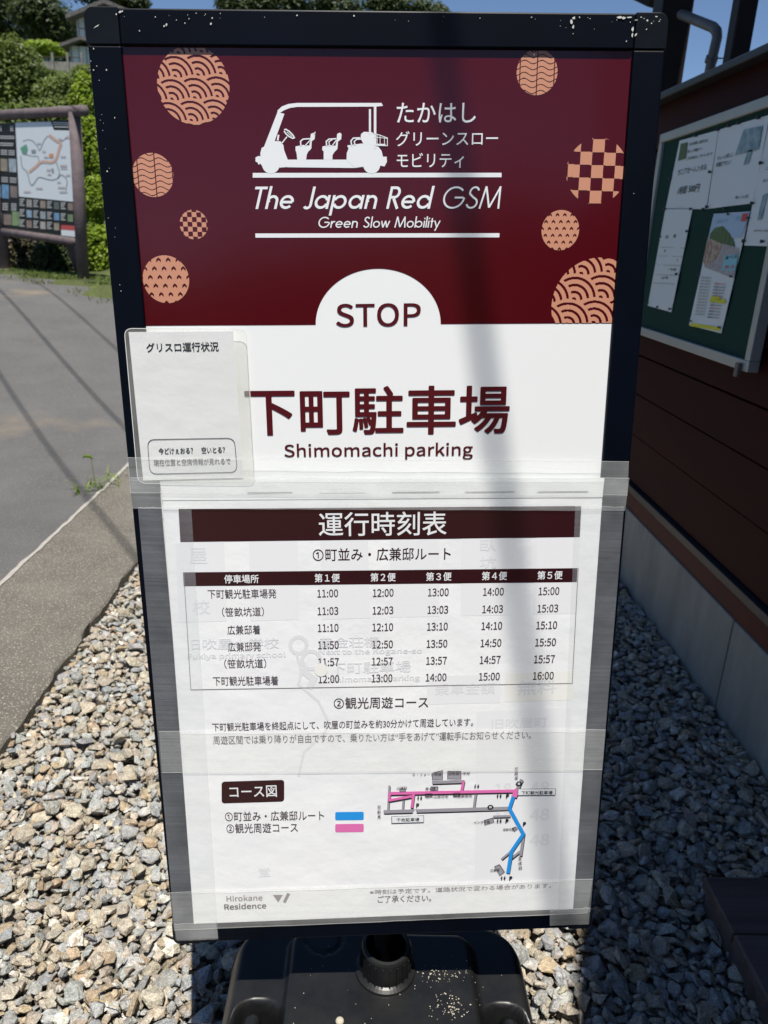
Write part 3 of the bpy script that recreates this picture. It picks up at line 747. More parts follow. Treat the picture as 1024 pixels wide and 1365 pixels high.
# cap, slightly rising to the far end as measured
def onx(px, py, X): d = W(px, py); return d * (X / d[0])
XC = XW - .05
c1, c2 = onx(888, 129, XC), onx(1024, 68, XC); c3, c4 = onx(902, 113, XC), onx(1024, 56, XC)
sl_b = (c1[2] - c2[2]) / (c1[1] - c2[1]); sl_t = (c3[2] - c4[2]) / (c3[1] - c4[1])
zb = lambda y: c2[2] + (y - c2[1]) * sl_b
zt = lambda y: c4[2] + (y - c4[1]) * sl_t
V = []
for x, dz in ((XC, 0), (XW + 1.4, .14)):
    for y in (YA, YB + .06): V += [(x, y, zb(y) + dz), (x, y, zt(y) + dz)]
obj('roof_cap', V, [(0, 1, 3, 2), (4, 6, 7, 5), (1, 5, 7, 3), (0, 2, 6, 4), (0, 4, 5, 1), (2, 3, 7, 6)], M['metal_dark'], shed, bevel=.004)
# tall posts with crooked pipe behind the wall
XP = 1.42
def up_post(name, pa, pb, m, x=XP, zlo=-.2, zhi=2.2, w=None):
    L0, R0 = onx(pa[0], pa[2], x), onx(pa[1], pa[2], x); L1, R1 = onx(pb[0], pb[2], x), onx(pb[1], pb[2], x)
    wpx = pa[1] - pa[0]; mid = (onx((pa[0] + pa[1]) / 2, pa[2], x) + onx((pb[0] + pb[1]) / 2, pb[2], x)) / 2
    yc = mid[1]; hw = wpx / F * yc / 1.26 / 2
    v, f = aabb(x - hw, x + hw, yc - hw, yc + hw, zlo, zhi); return obj(name, v, f, m, shed, bevel=.006), yc, hw
p1, y1c, hw1 = up_post('post', (874, 919, 0), (866, 902, 112), M['post_brown'])
XP2 = 1.36
p2, y2c, hw2 = up_post('post', (975, 1003, 30), (965, 996, 80), M['post_brown'], x=XP2)
def PX(px, py, x=1.40): return onx(px, py, x)
v, f = tube([PX(908, 19), PX(940, 32), PX(951, 36.5), PX(955.5, 42), PX(956, 50), PX(949, 80), PX(945, 100), PX(942, 118)], .0205, 14)
obj('drain_pipe', v, f, M['metal_pipe'], shed, smooth=True)
v, f = tube([PX(950, 75), PX(947, 84)], .025, 14); obj('pipe_collar', v, f, M['metal_pipe'], shed, smooth=True)
v, f = tube([PX(950, 77.5), PX(975, 78, 1.40)], .003, 6); obj('pipe_clip', v, f, M['metal_pipe'], shed)
a_, b_ = onx(876, 4, XP + .02), onx(800, -32, XP - .2)
ax_ = (b_ - a_) / 2
v, f = boxg((a_ + b_) / 2 + [0, 0, .02], ax_, nrm(np.cross(ax_, [0, 0, 1])) * .045, nrm(np.cross(ax_, np.cross(ax_, [0, 0, 1]))) * .045)
obj('brace', v, f, M['post_brown'], shed)
# high roof whose eave runs obliquely over the gravel
E0 = np.array([.572, -.374]); ED = nrm([.288, .957]); EN = np.array([ED[1], -ED[0]])
r0, r1 = E0 - ED * 4.2, E0 + ED * 5.2
r2, r3 = r1 + EN * 3.6, r0 + EN * 3.6
V = [(*r0, 2.2), (*r1, 2.2), (*r2, 3.0), (*r3, 3.0), (*r0, 2.26), (*r1, 2.26), (*r2, 3.06), (*r3, 3.06)]
obj('high_roof', V, [(0, 1, 2, 3), (7, 6, 5, 4), (0, 4, 5, 1), (1, 5, 6, 2), (2, 6, 7, 3), (3, 7, 4, 0)], M['post_brown'], shed)
v, f = aabb(1.40, 1.50, -2.5, -2.4, -.2, 2.5); obj('post', v, f, M['post_brown'], shed)
v, f = aabb(1.38, 1.54, -2.7, y1c + .5, 2.2, 2.32)
obj('top_beam', v, f, M['post_brown'], shed)

# deck step, lower right
M['deck'] = mat('deck_wood', (.13, .095, .085), .6, .4, noise=(10, 1, (.07, .05, .045)), bump=(90, .6, .003))
t = M['deck'].node_tree
for nd in [n_ for n_ in t.nodes if n_.type == 'TEX_NOISE']:
    mpp = t.nodes.new('ShaderNodeMapping'); mpp.inputs['Scale'].default_value = (.12, 1.6, 1.6)
    src_ = nd.inputs['Vector'].links[0].from_socket; t.links.new(src_, mpp.inputs[0]); t.links.new(mpp.outputs[0], nd.inputs['Vector'])
step = thing('deck_step', 'low dark wooden deck step on the gravel in the bottom right corner', 'deck', (.97, .6, -1.38))
ye = 1.325; zt_ = -1.292
ys_ = [1.325]
for px, py in ((982.7, 1249), (995, 1279)): ys_.append(on_z(px, py, zt_)[1])
ys_ = [1.325, 1.175, 1.025, .875, .725, .575, .425, .275, .125, -.025]
for a, b in zip(ys_[:-1], ys_[1:]):
    v, f = aabb(.787 + random.uniform(-.0007, .0007), 1.155, b + .0016, a - .0016, -1.322, zt_ + random.uniform(-.0005, .0005))
    obj('plank', v, f, M['deck'], step, bevel=.004)
v, f = aabb(.797, .84, -.02, 1.318, -1.42, -1.324); obj('skirt_board', v, f, M['deck'], step, bevel=.003)
v, f = aabb(.842, 1.15, 1.285, 1.318, -1.42, -1.324); obj('skirt_board', v, f, M['deck'], step, bevel=.003)

# green notice board on the shed wall
XB = XW - .028
M['alu'] = mat('aluminium', (.42, .43, .42), .4, .5, noise=(5, .6, (.34, .35, .34)), metallic=.35)
M['green'] = mat('green_felt', (.014, .044, .036), .85, .1, noise=(40, .6, (.018, .052, .043)))
nb = thing('notice_board', 'green notice board in pale metal frame hanging on the red shed wall', 'notice board', (XW, 2.8, .06))
by0, by1, bz0, bz1 = 2.279, 3.36, -.321, .447
v, f = aabb(XB + .004, XW + .001, by0 + .01, by1 - .01, bz0 + .01, bz1 - .01); obj('felt_surface', v, f, M['green'], nb)
fwid = .032
for (a, b, c_, d_) in ((by0, by1, bz0, bz0 + fwid), (by0, by1, bz1 - fwid, bz1), (by0, by0 + fwid, bz0 + fwid, bz1 - fwid), (by1 - fwid, by1, bz0 + fwid, bz1 - fwid)):
    v, f = aabb(XB - .008, XW - .001, a, b, c_, d_); obj('frame_rail', v, f, M['alu'], nb, bevel=.003)
cl = onx(986.5, 489, XB - .01)
v, f = aabb(XB - .022, XB - .009, cl[1] - .012, cl[1] + .012, cl[2] - .03, cl[2] + .012); obj('latch', v, f, M['metal_pipe'], nb, bevel=.003)
# small square cover at the right corner
PLN = lambda off: (np.array([XB - off, 0, 0]), np.array([-1., 0, 0]))
def NB(px, py, off=0.002): return hit(px, py, PLN(off - .004))

# ------------------------------------------------------------------ lettering
_cache = {}
SANS = None
try:
    import os
    fp_ = os.path.join(bpy.utils.system_resource('DATAFILES'), 'fonts', 'Noto Sans CJK Regular.woff2')
    if os.path.exists(fp_): SANS = bpy.data.fonts.load(fp_)
except Exception:
    SANS = None
def text_geo(s, bold=0.0, res=3):
    k = (s, bold, res)
    if k in _cache: return _cache[k]
    cu = bpy.data.curves.new('lettering_curve', 'FONT'); cu.body = s; cu.size = 1.0; cu.resolution_u = res
    if SANS is not None and all(ord(c_) < 128 for c_ in s): cu.font = SANS
    cu.fill_mode = 'FRONT' if hasattr(cu, 'fill_mode') else cu.fill_mode
    ob = bpy.data.objects.new('lettering_tmp', cu); COL.objects.link(ob)
    dg = bpy.context.evaluated_depsgraph_get(); dg.update()
    me = bpy.data.meshes.new_from_object(ob.evaluated_get(dg))
    V = np.array([v.co[:2] for v in me.vertices]); Fc = [tuple(p_.vertices) for p_ in me.polygons]
    bpy.data.objects.remove(ob); bpy.data.meshes.remove(me); bpy.data.curves.remove(cu)
    if len(V):
        if bold > 0:
            n0 = len(V); V0, F0 = V, Fc; V = np.concatenate([V0, np.zeros((n0, 1))], 1); Fc = list(F0)
            nc = 8 if bold > .011 else 4
            for k_ in range(nc):
                a_ = 2 * math.pi * (k_ + .5) / nc
                V = np.concatenate([V, np.concatenate([V0 + [bold * math.cos(a_), bold * math.sin(a_)], np.full((n0, 1), (k_ + 1) * 5e-6)], 1)])
                Fc += [tuple(i_ + (k_ + 1) * n0 for i_ in f_) for f_ in F0]
        mn, mx_ = V.min(0)[:2], V.max(0)[:2]; V[:, :2] = (V[:, :2] - mn) / np.maximum(mx_ - mn, 1e-6)
        asp = (mx_ - mn)
    else: asp = np.array([1, 1])
    _cache[k] = (V, Fc, asp); return _cache[k]
def put(name, geo, corners, m, parent, shear=0.0, nv=BN):
    """corners: world TL, TR, BR, BL"""
    V, Fc = geo[0], geo[1]
    if not len(V): return None
    TL, TR, BR, BL = [np.asarray(c) for c in corners]
    s_, t_ = V[:, :1], V[:, 1:2]; nv = np.asarray(nv)
    s_ = s_ + shear * (t_ - .5)
    P_ = (BL * (1 - s_) + BR * s_) * (1 - t_) + (TL * (1 - s_) + TR * s_) * t_
    if V.shape[1] > 2: P_ = P_ + nv * V[:, 2:3]
    return obj(name, P_, Fc, m, parent)
VPX, VPY = 520.0, 4300.0
def quad_px(xl, yl, xr, yr, h):
    """centre line of the writing from (xl, yl) to (xr, yr), h pixels high -> four corners in photo pixels"""
    def mv(x, y, dy): return (x + (x - VPX) * (-dy) / (VPY - y) * 1.0, y + dy)
    return [mv(xl, yl, -h / 2), mv(xr, yr, -h / 2), mv(xr, yr, h / 2), mv(xl, yl, h / 2)]
def label(s, xl, yl, xr, yr, h, m, parent, off, bold=0.0, shear=0, name='lettering', res=3):
    q = quad_px(xl, yl, xr, yr, h)
    return put(name, text_geo(s, bold, res), [hit(x, y, bpl(off)) for x, y in q], M[m], parent, shear)
def bpoly(name, pts, m, parent, off):
    return obj(name, [hit(x, y, bpl(off)) for x, y in pts], [tuple(range(len(pts)))[::-1]], M[m], parent)
def bribbons(name, lines, m, parent, off, step=1.5e-5):
    V, Fc = [], []
    for i, (pts, w) in enumerate(lines):
        v, f = ribbon2(pts, w); o_ = len(V)
        V += [hit(x, y, bpl(off + i * step)) for x, y in v]; Fc += [tuple(k + o_ for k in q) for q in f]
    return obj(name, V, Fc, M[m], parent)

# geometric sans built from strokes (round bowls, straight stems)
def arc(cx, cy, rx, ry, a0, a1, n=18):
    return [(cx + rx * math.cos(math.radians(a0 + (a1 - a0) * i / n)), cy + ry * math.sin(math.radians(a0 + (a1 - a0) * i / n))) for i in range(n + 1)]
def glyph(ch, w):
    h = w / 2; X = .62; r = X / 2
    if ch == 'T': return [[(0, 1 - h), (.56, 1 - h)], [(.28, 1 - w), (.28, 0)]], .56
    if ch == 'h': return [[(h, 0), (h, 1.02)], [(h + h, .3)] + arc(.26, .36, .26 - h, X - h - .36, 170, 0, 12) + [(.52 - h, 0)]], .52
    if ch == 'n': return [[(h, 0), (h, X)], [(h + h, .3)] + arc(.26, .36, .26 - h, X - h - .36, 170, 0, 12) + [(.52 - h, 0)]], .52
    if ch == 'r': return [[(h, 0), (h, X)], [(w, .34)] + arc(.27, .34, .22 - h, X - h - .34, 160, 60, 8)], .34
    if ch == 'e': return [arc(r, r, r - h, r - h, 0, 318, 26), [(w, r), (X - h + .0, r)]], .62
    if ch == 'a': return [arc(r, r, r - h, r - h, 20, 340, 24), [(X + .04 - h, 0), (X + .04 - h, X)]], .68
    if ch == 'd': return [arc(r, r, r - h, r - h, 20, 340, 24), [(X + .04 - h, 0), (X + .04 - h, 1.02)]], .68
    if ch == 'p': return [[(h, -.30), (h, X)], arc(r + .05, r, r - h, r - h, 160, -160, 24)], .68
    if ch == 'b': return [[(h, 0), (h, 1.02)], arc(r + .05, r, r - h, r - h, 160, -160, 24)], .68
    if ch == 'o': return [arc(r, r, r - h, r - h, 0, 360, 28)], .62
    if ch == 'J': return [[(.36 - h, 1), (.36 - h, .2)] + arc(.16, .18, .20 - h, .20 - h, 0, -150, 12)], .38
    if ch == 'R': return [[(h, 0), (h, 1)], [(w, 1 - h), (.26, 1 - h)] + arc(.26, .73, .24 - h, .27 - h, 90, -90, 12) + [(w, .46 + h)], [(.24, .46), (.50, 0)]], .54
    if ch == 'G': return [arc(.5, .5, .5 - h, .5 - h, 42, 360, 30), [(.52, .5 - 0), (1 - w, .5)]], 1.0
    if ch == 'S': return [arc(.29, .74, .24 - h, .26 - h, 20, 200, 12) + [(.27, .52)] + arc(.27, .26, .27 - h, .26 - h, 60, -165, 14)], .56
    if ch == 'M': return [[(.03, 0), (.14, 1)], [(.15, .97), (.46, .05)], [(.46, .05), (.79, .97)], [(.78, 1), (.90, 0)]], .94
    if ch == 'l': return [[(h, 0), (h, 1.02)]], w
    if ch == 'i': return [[(h, 0), (h, X)], [(h, .76), (h, .76 + w * 1.15)]], w
    if ch == 't': return [[(.13, 0), (.13, .86)], [(0, X - h), (.13 - h, X - h)], [(.13 + h, X - h), (.27, X - h)]], .27
    if ch == 'y': return [[(.02, X), (.25, .04)], [(.48, X), (.14, -.30)]], .50
    if ch == 'w': return [[(.02, X), (.20, .02)], [(.20, .02), (.37, X)], [(.37, X), (.54, .02)], [(.54, .02), (.72, X)]], .74
    return [], .40
def strokes_geo(s, w=.13, gap=.10, widths=None):
    V, Fc, x, k = [], [], 0, 0
    for i, ch in enumerate(s):
        ww = widths[i] if widths else w
        st, adv = glyph(ch, ww)
        for pl in st:
            v, f = ribbon2([(p[0] + x, p[1]) for p in pl], ww); o_ = len(V)
            V += [(p[0], p[1], k * 1.2e-5) for p in v]; Fc += [tuple(q + o_ for q in ff) for ff in f]; k += 1
        x += adv + (gap if ch != ' ' else .0)
    V = np.array(V); V[:, 0] = (V[:, 0] - V[:, 0].min()) / (V[:, 0].max() - V[:, 0].min())
    return V, Fc              # y stays: 0 baseline, 1 cap height

# ------------------------------------------------------------------ the sign stand
base_c = np.array([.065, .86, -1.372])
stand = thing('sign_stand', 'tall black framed bus stop sign on a water tank base in the foreground', 'sign', base_c)
FW = .0365; BWd, BHt = .636, 1.236
def bbox(u0, u1, v0, v1, o0, o1):
    c = B((u0 + u1) / 2, (v0 + v1) / 2, (o0 + o1) / 2)
    return boxg(c, BU * (u1 - u0) / 2, -BN * (o1 - o0) / 2, BV * (v1 - v0) / 2)
# surface of print = offset 0 ; rails stand 5 mm proud; back at -26 mm
for (a, b, c_, d_) in ((FW, BWd - FW, .002, FW), (FW, BWd - FW, BHt - FW, BHt - .001)):
    v, f = bbox(a, b, c_, d_, -.024, .0048); obj('frame_rail', v, f, M['black_frame'], stand, bevel=.0018)
for (a, b) in ((.001, FW), (BWd - FW, BWd - .001)):
    v, f = bbox(a, b, FW + .0005, BHt - FW - .0005, -.024, .0048); obj('frame_rail', v, f, M['black_frame'], stand, bevel=.0018)
def cornercap(cu_, cv_, su, sv):
    """rounded plastic corner, (cu, cv) the outer corner, su/sv towards the board's middle"""
    rr = .010; L = FW - .0004
    o2 = [(L, 0), (L, L), (0, L)] + [(rr - rr * math.cos(math.radians(a)), rr - rr * math.sin(math.radians(a))) for a in range(0, 91, 15)]
    n_ = len(o2); V = []
    for off in (.0054, -.026):
        for (x, y) in o2: V.append(B(cu_ + su * x, cv_ + sv * y, off))
    fs = [tuple(range(n_)), tuple(range(2 * n_ - 1, n_ - 1, -1))] + [(i, n_ + i, n_ + (i + 1) % n_, (i + 1) % n_) for i in range(n_)]
    o = obj('corner_cap', V, fs, M['cap_plastic'], stand, bevel=.0009)
    bm = bmesh.new(); bm.from_mesh(o.data); bmesh.ops.recalc_face_normals(bm, faces=bm.faces); bm.to_mesh(o.data); bm.free()
for cu_, cv_, su, sv in ((0, 0, 1, 1), (BWd, 0, -1, 1), (0, BHt, 1, -1), (BWd, BHt, -1, -1)): cornercap(cu_, cv_, su, sv)
v, f = bbox(FW - .004, BWd - FW + .004, FW - .004, BHt - FW + .004, -.0225, 0)
panel = obj('sign_panel', v, f, M['print_white'], stand)
# maroon field with the white half disc cut out
ub0, vb = uv(193, 434.5); _, vb2 = uv(822, 430.5); vb = (vb + vb2) / 2
uc, _ = uv(504.6, 433); ur, _ = uv(587.6, 432); rr = ur - uc
_, vtop = uv(504.6, 358); rv = vtop - vb
pts = [(FW - .002, vb)] + [(uc - rr * math.cos(math.radians(a)), vb + rv * math.sin(math.radians(a))) for a in range(0, 181, 4)] + [(BWd - FW + .002, vb), (BWd - FW + .002, BHt - FW + .002), (FW - .002, BHt - FW + .002)]
OP = .0003
o = obj('maroon_field', [B(u, v_, OP) for u, v_ in pts], [tuple(range(len(pts)))], M['print_red'], panel)
bm = bmesh.new(); bm.from_mesh(o.data); bmesh.ops.triangulate(bm, faces=bm.faces)
for fc in bm.faces:
    if fc.normal.dot(Vector(BN)) < 0: fc.normal_flip()
bm.to_mesh(o.data); bm.free()
o['label'] = 'maroon upper field of the sign with a white half disc cut into its lower edge'
# ornamental discs: function -> run-length strips
def disc(px, py, rpx, fn, n=110):
    cu_, cv_ = uv(px, py, OP); r1 = abs(uv(px + rpx, py, OP)[0] - cu_)
    V, Fc = [], []
    U0, U1 = FW + .0005, BWd - FW - .0005
    dv = 2 * r1 / n
    for i in range(n):
        y = -1 + (i + .5) * 2 / n; hw = math.sqrt(max(0, 1 - y * y)); vv = cv_ + y * r1
        if abs(vv) and vv > BHt - FW - .001: continue
        if vv < vb + .0004: continue
        xs_ = np.linspace(-hw, hw, max(4, int(hw * n * 1.6))); on = [bool(fn(x, y)) for x in (xs_[:-1] + xs_[1:]) / 2]
        j = 0
        while j < len(on):
            if on[j]:
                k = j
                while k < len(on) and on[k]: k += 1
                a, b = cu_ + xs_[j] * r1, cu_ + xs_[k] * r1
                a, b = max(a, U0), min(b, U1)
                if b > a:
                    o_ = len(V); V += [B(a, vv - dv / 2, OP + .0003), B(b, vv - dv / 2, OP + .0003), B(b, vv + dv / 2, OP + .0003), B(a, vv + dv / 2, OP + .0003)]
                    Fc.append((o_, o_ + 1, o_ + 2, o_ + 3))
                j = k
            else: j += 1
    o = obj('patterned_disc', V, Fc, M['salmon'], panel)
    return o
def seigaiha(s, ox=0, oy=0, ang=0.0):
    """overlapping fans: lower rows lie over upper ones, left fans over right ones"""
    ca, sa = math.cos(ang), math.sin(ang)
    def fn(x, y):
        x, y = (x - ox) / s, (y - oy) / s
        x, y = x * ca + y * sa, -x * sa + y * ca
        r0 = math.ceil((y - 1.0) / .955)
        for row in (r0, r0 + 1):
            cy_ = row * .955
            if y < cy_ - .03: continue
            x0 = row * .28
            k0 = math.ceil((x - 1.0 - x0) / 1.067)
            for k in (k0, k0 + 1, k0 + 2):
                d = math.hypot(x - (x0 + k * 1.067), y - cy_)
                if d <= 1.0:
                    return not (d < .095 or .245 < d < .345 or .51 < d < .61 or .775 < d < .875)
        return True
    return fn
def checker(s, ox=0, oy=0, sk=.0):
    return lambda x, y: (math.floor((x + ox) / s) + math.floor((y + oy + sk * x) / s)) % 2 == 0
def waves(s, ox=0, oy=0):
    def fn(x, y):
        if abs((((x + ox) / (2 * s)) % 1.0) - .5) < .03: return False
        yy = y + oy + .075 * math.sin((x + ox) / s * math.pi * 1.0)
        return ((yy / (s * .62)) % 1.0) > .17
    return fn
def hearts(s, ox=0, oy=0):
    def fn(x, y):
        gy = (y + oy) / s; row = math.floor(gy); gx = (x + ox) / (s * 1.15) + .5 * (row % 2)
        a = (gx % 1.0) - .5; b = (gy % 1.0) - .5
        t_ = b + abs(a) * 1.1
        return not (abs(a) < .24 and .0 < t_ < .33 and b > -.24)
    return fn
D = [disc(258, 114, 48, seigaiha(.595, .14, .25, .06), 170), disc(204, 233.5, 27.5, waves(.42, .3, .1)), disc(258.5, 299.5, 18.7, checker(.33, .1, .15, .03), 90),
     disc(221.5, 372.5, 30.8, hearts(.36, .05, 0.1)), disc(716, 96.5, 27.2, waves(.42, .42, .1)), disc(795.5, 228.5, 40.5, checker(.385, .18, .2, .03), 130),
     disc(747, 307, 25, hearts(.34, 0, .1)), disc(796, 408, 60.5, seigaiha(.545, .06, .17, .06), 180)]
for o, l in zip(D, ['large salmon disc of overlapping wave arcs, upper left', 'salmon disc of wavy lines at the left frame edge', 'small salmon checkered disc', 'salmon disc dotted with small arrowheads, lower left of the maroon field',
                    'salmon disc of wavy lines, top right', 'large salmon checkered disc, right', 'salmon disc dotted with small arrowheads, right', 'large salmon disc of overlapping wave arcs cut by the white field']): o['label'] = l
# cart emblem
def cc(x, y): return (330 + x / 5.12, 120 + y / 5.12)
EM = []
def em(pts): EM.append([cc(*p) for p in pts])
em([(205, 140), (235, 112), (280, 95), (340, 88), (915, 88), (925, 108), (880, 113), (340, 115), (290, 122), (250, 138), (228, 152), (205, 160)])
em([(205, 150), (252, 163), (185, 350), (150, 400), (108, 400)])
em([(97, 395), (125, 380), (185, 348), (225, 350), (245, 375), (250, 410), (265, 450), (275, 475), (275, 525), (215, 530), (100, 520), (88, 500), (88, 430)])
em([(55, 460), (75, 450), (92, 455), (92, 500), (75, 510), (70, 495), (55, 488)])
em([(270, 475), (690, 475), (790, 525), (740, 532), (270, 527)])
em([(328, 385), (380, 375), (435, 380), (432, 405), (415, 420), (405, 440), (400, 476), (340, 476), (335, 430), (328, 410)])
em([(428, 345), (432, 300), (450, 292), (462, 300), (458, 335), (438, 350), (436, 400), (418, 405)])
em([(512, 385), (560, 375), (612, 382), (612, 405), (592, 425), (580, 445), (580, 476), (520, 476), (520, 420), (510, 408)])
em([(608, 340), (612, 300), (630, 290), (642, 300), (640, 335), (618, 352), (614, 400), (596, 405)])
em([(680, 378), (780, 365), (880, 370), (915, 415), (925, 455), (950, 455), (952, 490), (935, 522), (900, 515), (780, 525), (735, 530), (676, 480), (678, 430), (690, 400)])
em([(775, 300), (795, 285), (850, 288), (862, 300), (865, 375), (790, 365), (772, 330)])
for cx_, cy_, r_ in ((160, 510, 60), (848, 512, 58)): em([(cx_ + r_ * math.cos(a / 20 * 2 * math.pi), cy_ + r_ * math.sin(a / 20 * 2 * math.pi)) for a in range(20)])
V, Fc = [], []
for i, pl in enumerate(EM):
    o_ = len(V); V += [hit(x, y, bpl(OP + .0002 + i * 2e-5)) for x, y in pl]; Fc.append(tuple(range(o_, o_ + len(pl))))
RB = [([(871, 112), (871, 400)], 17), ([(836, 130), (836, 300)], 14), ([(235, 362), (270, 318)], 8), ([(206, 345), (212, 305)], 12),
      ([(250, 272), (262, 268), (285, 282), (308, 305), (320, 325), (310, 330), (285, 318), (262, 298), (250, 280)], 9), ([(268, 285), (305, 318)], 5),
      ([(365, 380), (362, 350), (380, 335), (430, 332)], 9), ([(395, 378), (430, 340)], 7), ([(455, 300), (463, 286)], 7),
      ([(540, 380), (538, 350), (556, 335), (606, 332)], 9), ([(560, 380), (556, 352), (580, 338)], 7), ([(580, 378), (606, 342)], 7),
      ([(712, 378), (706, 348), (722, 328), (770, 326)], 9), ([(735, 376), (728, 352), (745, 336), (775, 335)], 8),
      ([(865, 297), (905, 308), (955, 327), (955, 380), (870, 378)], 5), ([(868, 372), (942, 374)], 12), ([(868, 320), (952, 330)], 4), ([(905, 310), (905, 375)], 4), ([(935, 322), (935, 375)], 4), ([(885, 305), (885, 372)], 4)]
for i, (pl, w_) in enumerate(RB):
    v_, f_ = ribbon2([cc(*p) for p in pl], w_ / 5.12); o_ = len(V)
    V += [hit(x, y, bpl(OP + .0005 + i * 1.5e-5)) for x, y in v_]; Fc += [tuple(k + o_ for k in q) for q in f_]
o = obj('cart_emblem', V, Fc, M['ink_white'], panel); o['label'] = 'white silhouette of an open three row electric cart'
bm = bmesh.new(); bm.from_mesh(o.data); bmesh.ops.triangulate(bm, faces=bm.faces); bm.to_mesh(o.data); bm.free()
OT = OP + .0003
label('たかはし', 529, 150.5, 634.5, 150, 27, 'ink_white', panel, OT, .006)
label('グリーンスロー', 528, 185, 664, 184, 20, 'ink_white', panel, OT, .004)
label('モビリティ', 529, 214, 618.5, 213.5, 20, 'ink_white', panel, OT, .004)
bpoly('rule_line', [(337, 230.5), (668.7, 230.3), (668.7, 236.2), (337, 236.8)], 'ink_white', panel, OT)
bpoly('rule_line', [(340.5, 311.2), (666, 310.8), (665.8, 316.4), (340.6, 316.8)], 'ink_white', panel, OT)
def stroke_label(s, xl, xr, cap_l, base_l, cap_r, base_r, w, widths, shear):
    g_ = strokes_geo(s, w, .085, widths); V = g_[0].copy()
    V[:, 0] = V[:, 0] + shear * V[:, 1]
    V[:, 0] = (V[:, 0] - V[:, 0].min()) / (V[:, 0].max() - V[:, 0].min())
    c = [hit(x, y, bpl(OT)) for x, y in ((xl, cap_l), (xr, cap_r), (xr, base_r), (xl, base_l))]
    put('lettering', (V, g_[1]), c, M['ink_white'], panel)
s1 = 'The Japan Red GSM'
stroke_label(s1, 340, 668.5, 248.8, 278.6, 248.3, 278.2, .118, [.118] * 14 + [.082] * 3, .02)
stroke_label('Green Slow Mobility', 424.6, 587.5, 289, 303.8, 288.6, 303.3, .108, None, .014)
label('STOP', 448, 420.5, 561, 419, 31, 'ink_red', panel, OT, .005, res=5)
label('下町駐車場', 327, 548.5, 679.5, 545.5, 65, 'ink_red', panel, OT, .017, res=4)
label('Shimomachi parking', 379, 603, 630.5, 601, 23, 'ink_red', panel, OT, .005, res=4)
# worn paint on the upper frame
V, Fc = [], []
def chip(px, py, r_, el=1.0, an=0.0):
    u, v_ = uv(px, py, .0056); n_ = 6; o_ = len(V)
    for k in range(n_):
        a = k / n_ * 6.283; q = r_ * random.uniform(.5, 1.2)
        x, y = q * math.cos(a), q * math.sin(a) * el
        V.append(B(u + x * math.cos(an) - y * math.sin(an), v_ + x * math.sin(an) + y * math.cos(an), .0057))
    Fc.append(tuple(range(o_, o_ + n_)))
for px, py, r_, el, an in [(160, 16, .0022, .5, .3), (163, 15, .0015, .5, .3), (155, 19, .001, 1, 0), (128, 35.5, .004, .15, .5), (186, 41, .0008, 1, 0), (222, 33, .0018, .6, .6), (219, 35, .001, 1, 0), (281, 32, .0016, .6, 1), (283, 24, .001, .6, 1), (252, 25, .0007, 1, 0),
                            (765, 24, .0022, .6, 0), (762, 29, .0018, 1.6, 0), (764, 36, .0012, 2, 0), (764, 45, .0007, 1, 0), (826, 23, .003, .5, 0), (832, 24, .0025, .6, 0), (839, 23, .003, .3, 0), (843, 39, .0018, 1.6, .0), (843, 47, .0010, 2.4, 0), (848, 46, .0020, .5, .9), (835, 55, .0008, 1, 0),
                            (863, 27, .0012, 1, 0), (875, 22, .002, .3, 0), (855, 23, .0012, .5, 0), (862, 39, .0008, 1, 0), (709, 23, .001, .5, 0), (712, 73, .0006, 1, 0), (125, 93, .0008, 1, 0), (129, 88, .0008, 1, 0), (142, 93, .0008, 1, 0), (153, 157, .0007, 1, 0), (143, 228, .0010, 1, 0), (125, 65, .0006, 2, 0), (845, 258, .0006, 1, 0)]:
    chip(px, py, r_, el, an)
for _ in range(38):
    px = random.choice([random.uniform(150, 300), random.uniform(740, 885), random.uniform(130, 885)]); chip(px, 16 + abs(random.gauss(0, 6)) + (px - 120) * .01, random.uniform(.0003, .0009), random.uniform(.4, 1.5), random.uniform(0, 3))
for _ in range(14): y_ = random.uniform(60, 400); chip(random.gauss(128, 4) + (y_ - 60) * .093, y_, random.uniform(.0003, .0006))
o = obj('paint_chips', V, Fc, M['chip'], stand); o['kind'] = 'stuff'; o['label'] = 'pale chips in the black paint of the frame'

# ------------------------------------------------------------------ timetable sheet taped over the lower half
TS = .0056
tt = thing('timetable_sheet', 'white laminated bus timetable and route map sheet taped over the lower half of the sign', 'timetable', hit(500, 950, bpl(TS)))
sheet = bpoly('sheet', [(217, 668), (803, 664), (764, 1211.5), (258.5, 1231.5)], 'paper', tt, TS)
sub = bpoly('sheet', [(213, 640), (806, 637), (803.2, 663), (216.6, 667)], 'paper', tt, TS - .0003); sub['label'] = 'upper margin strip of the paper under the tape'
T1, T2, T3 = TS + .00012, TS + .00024, TS + .00036
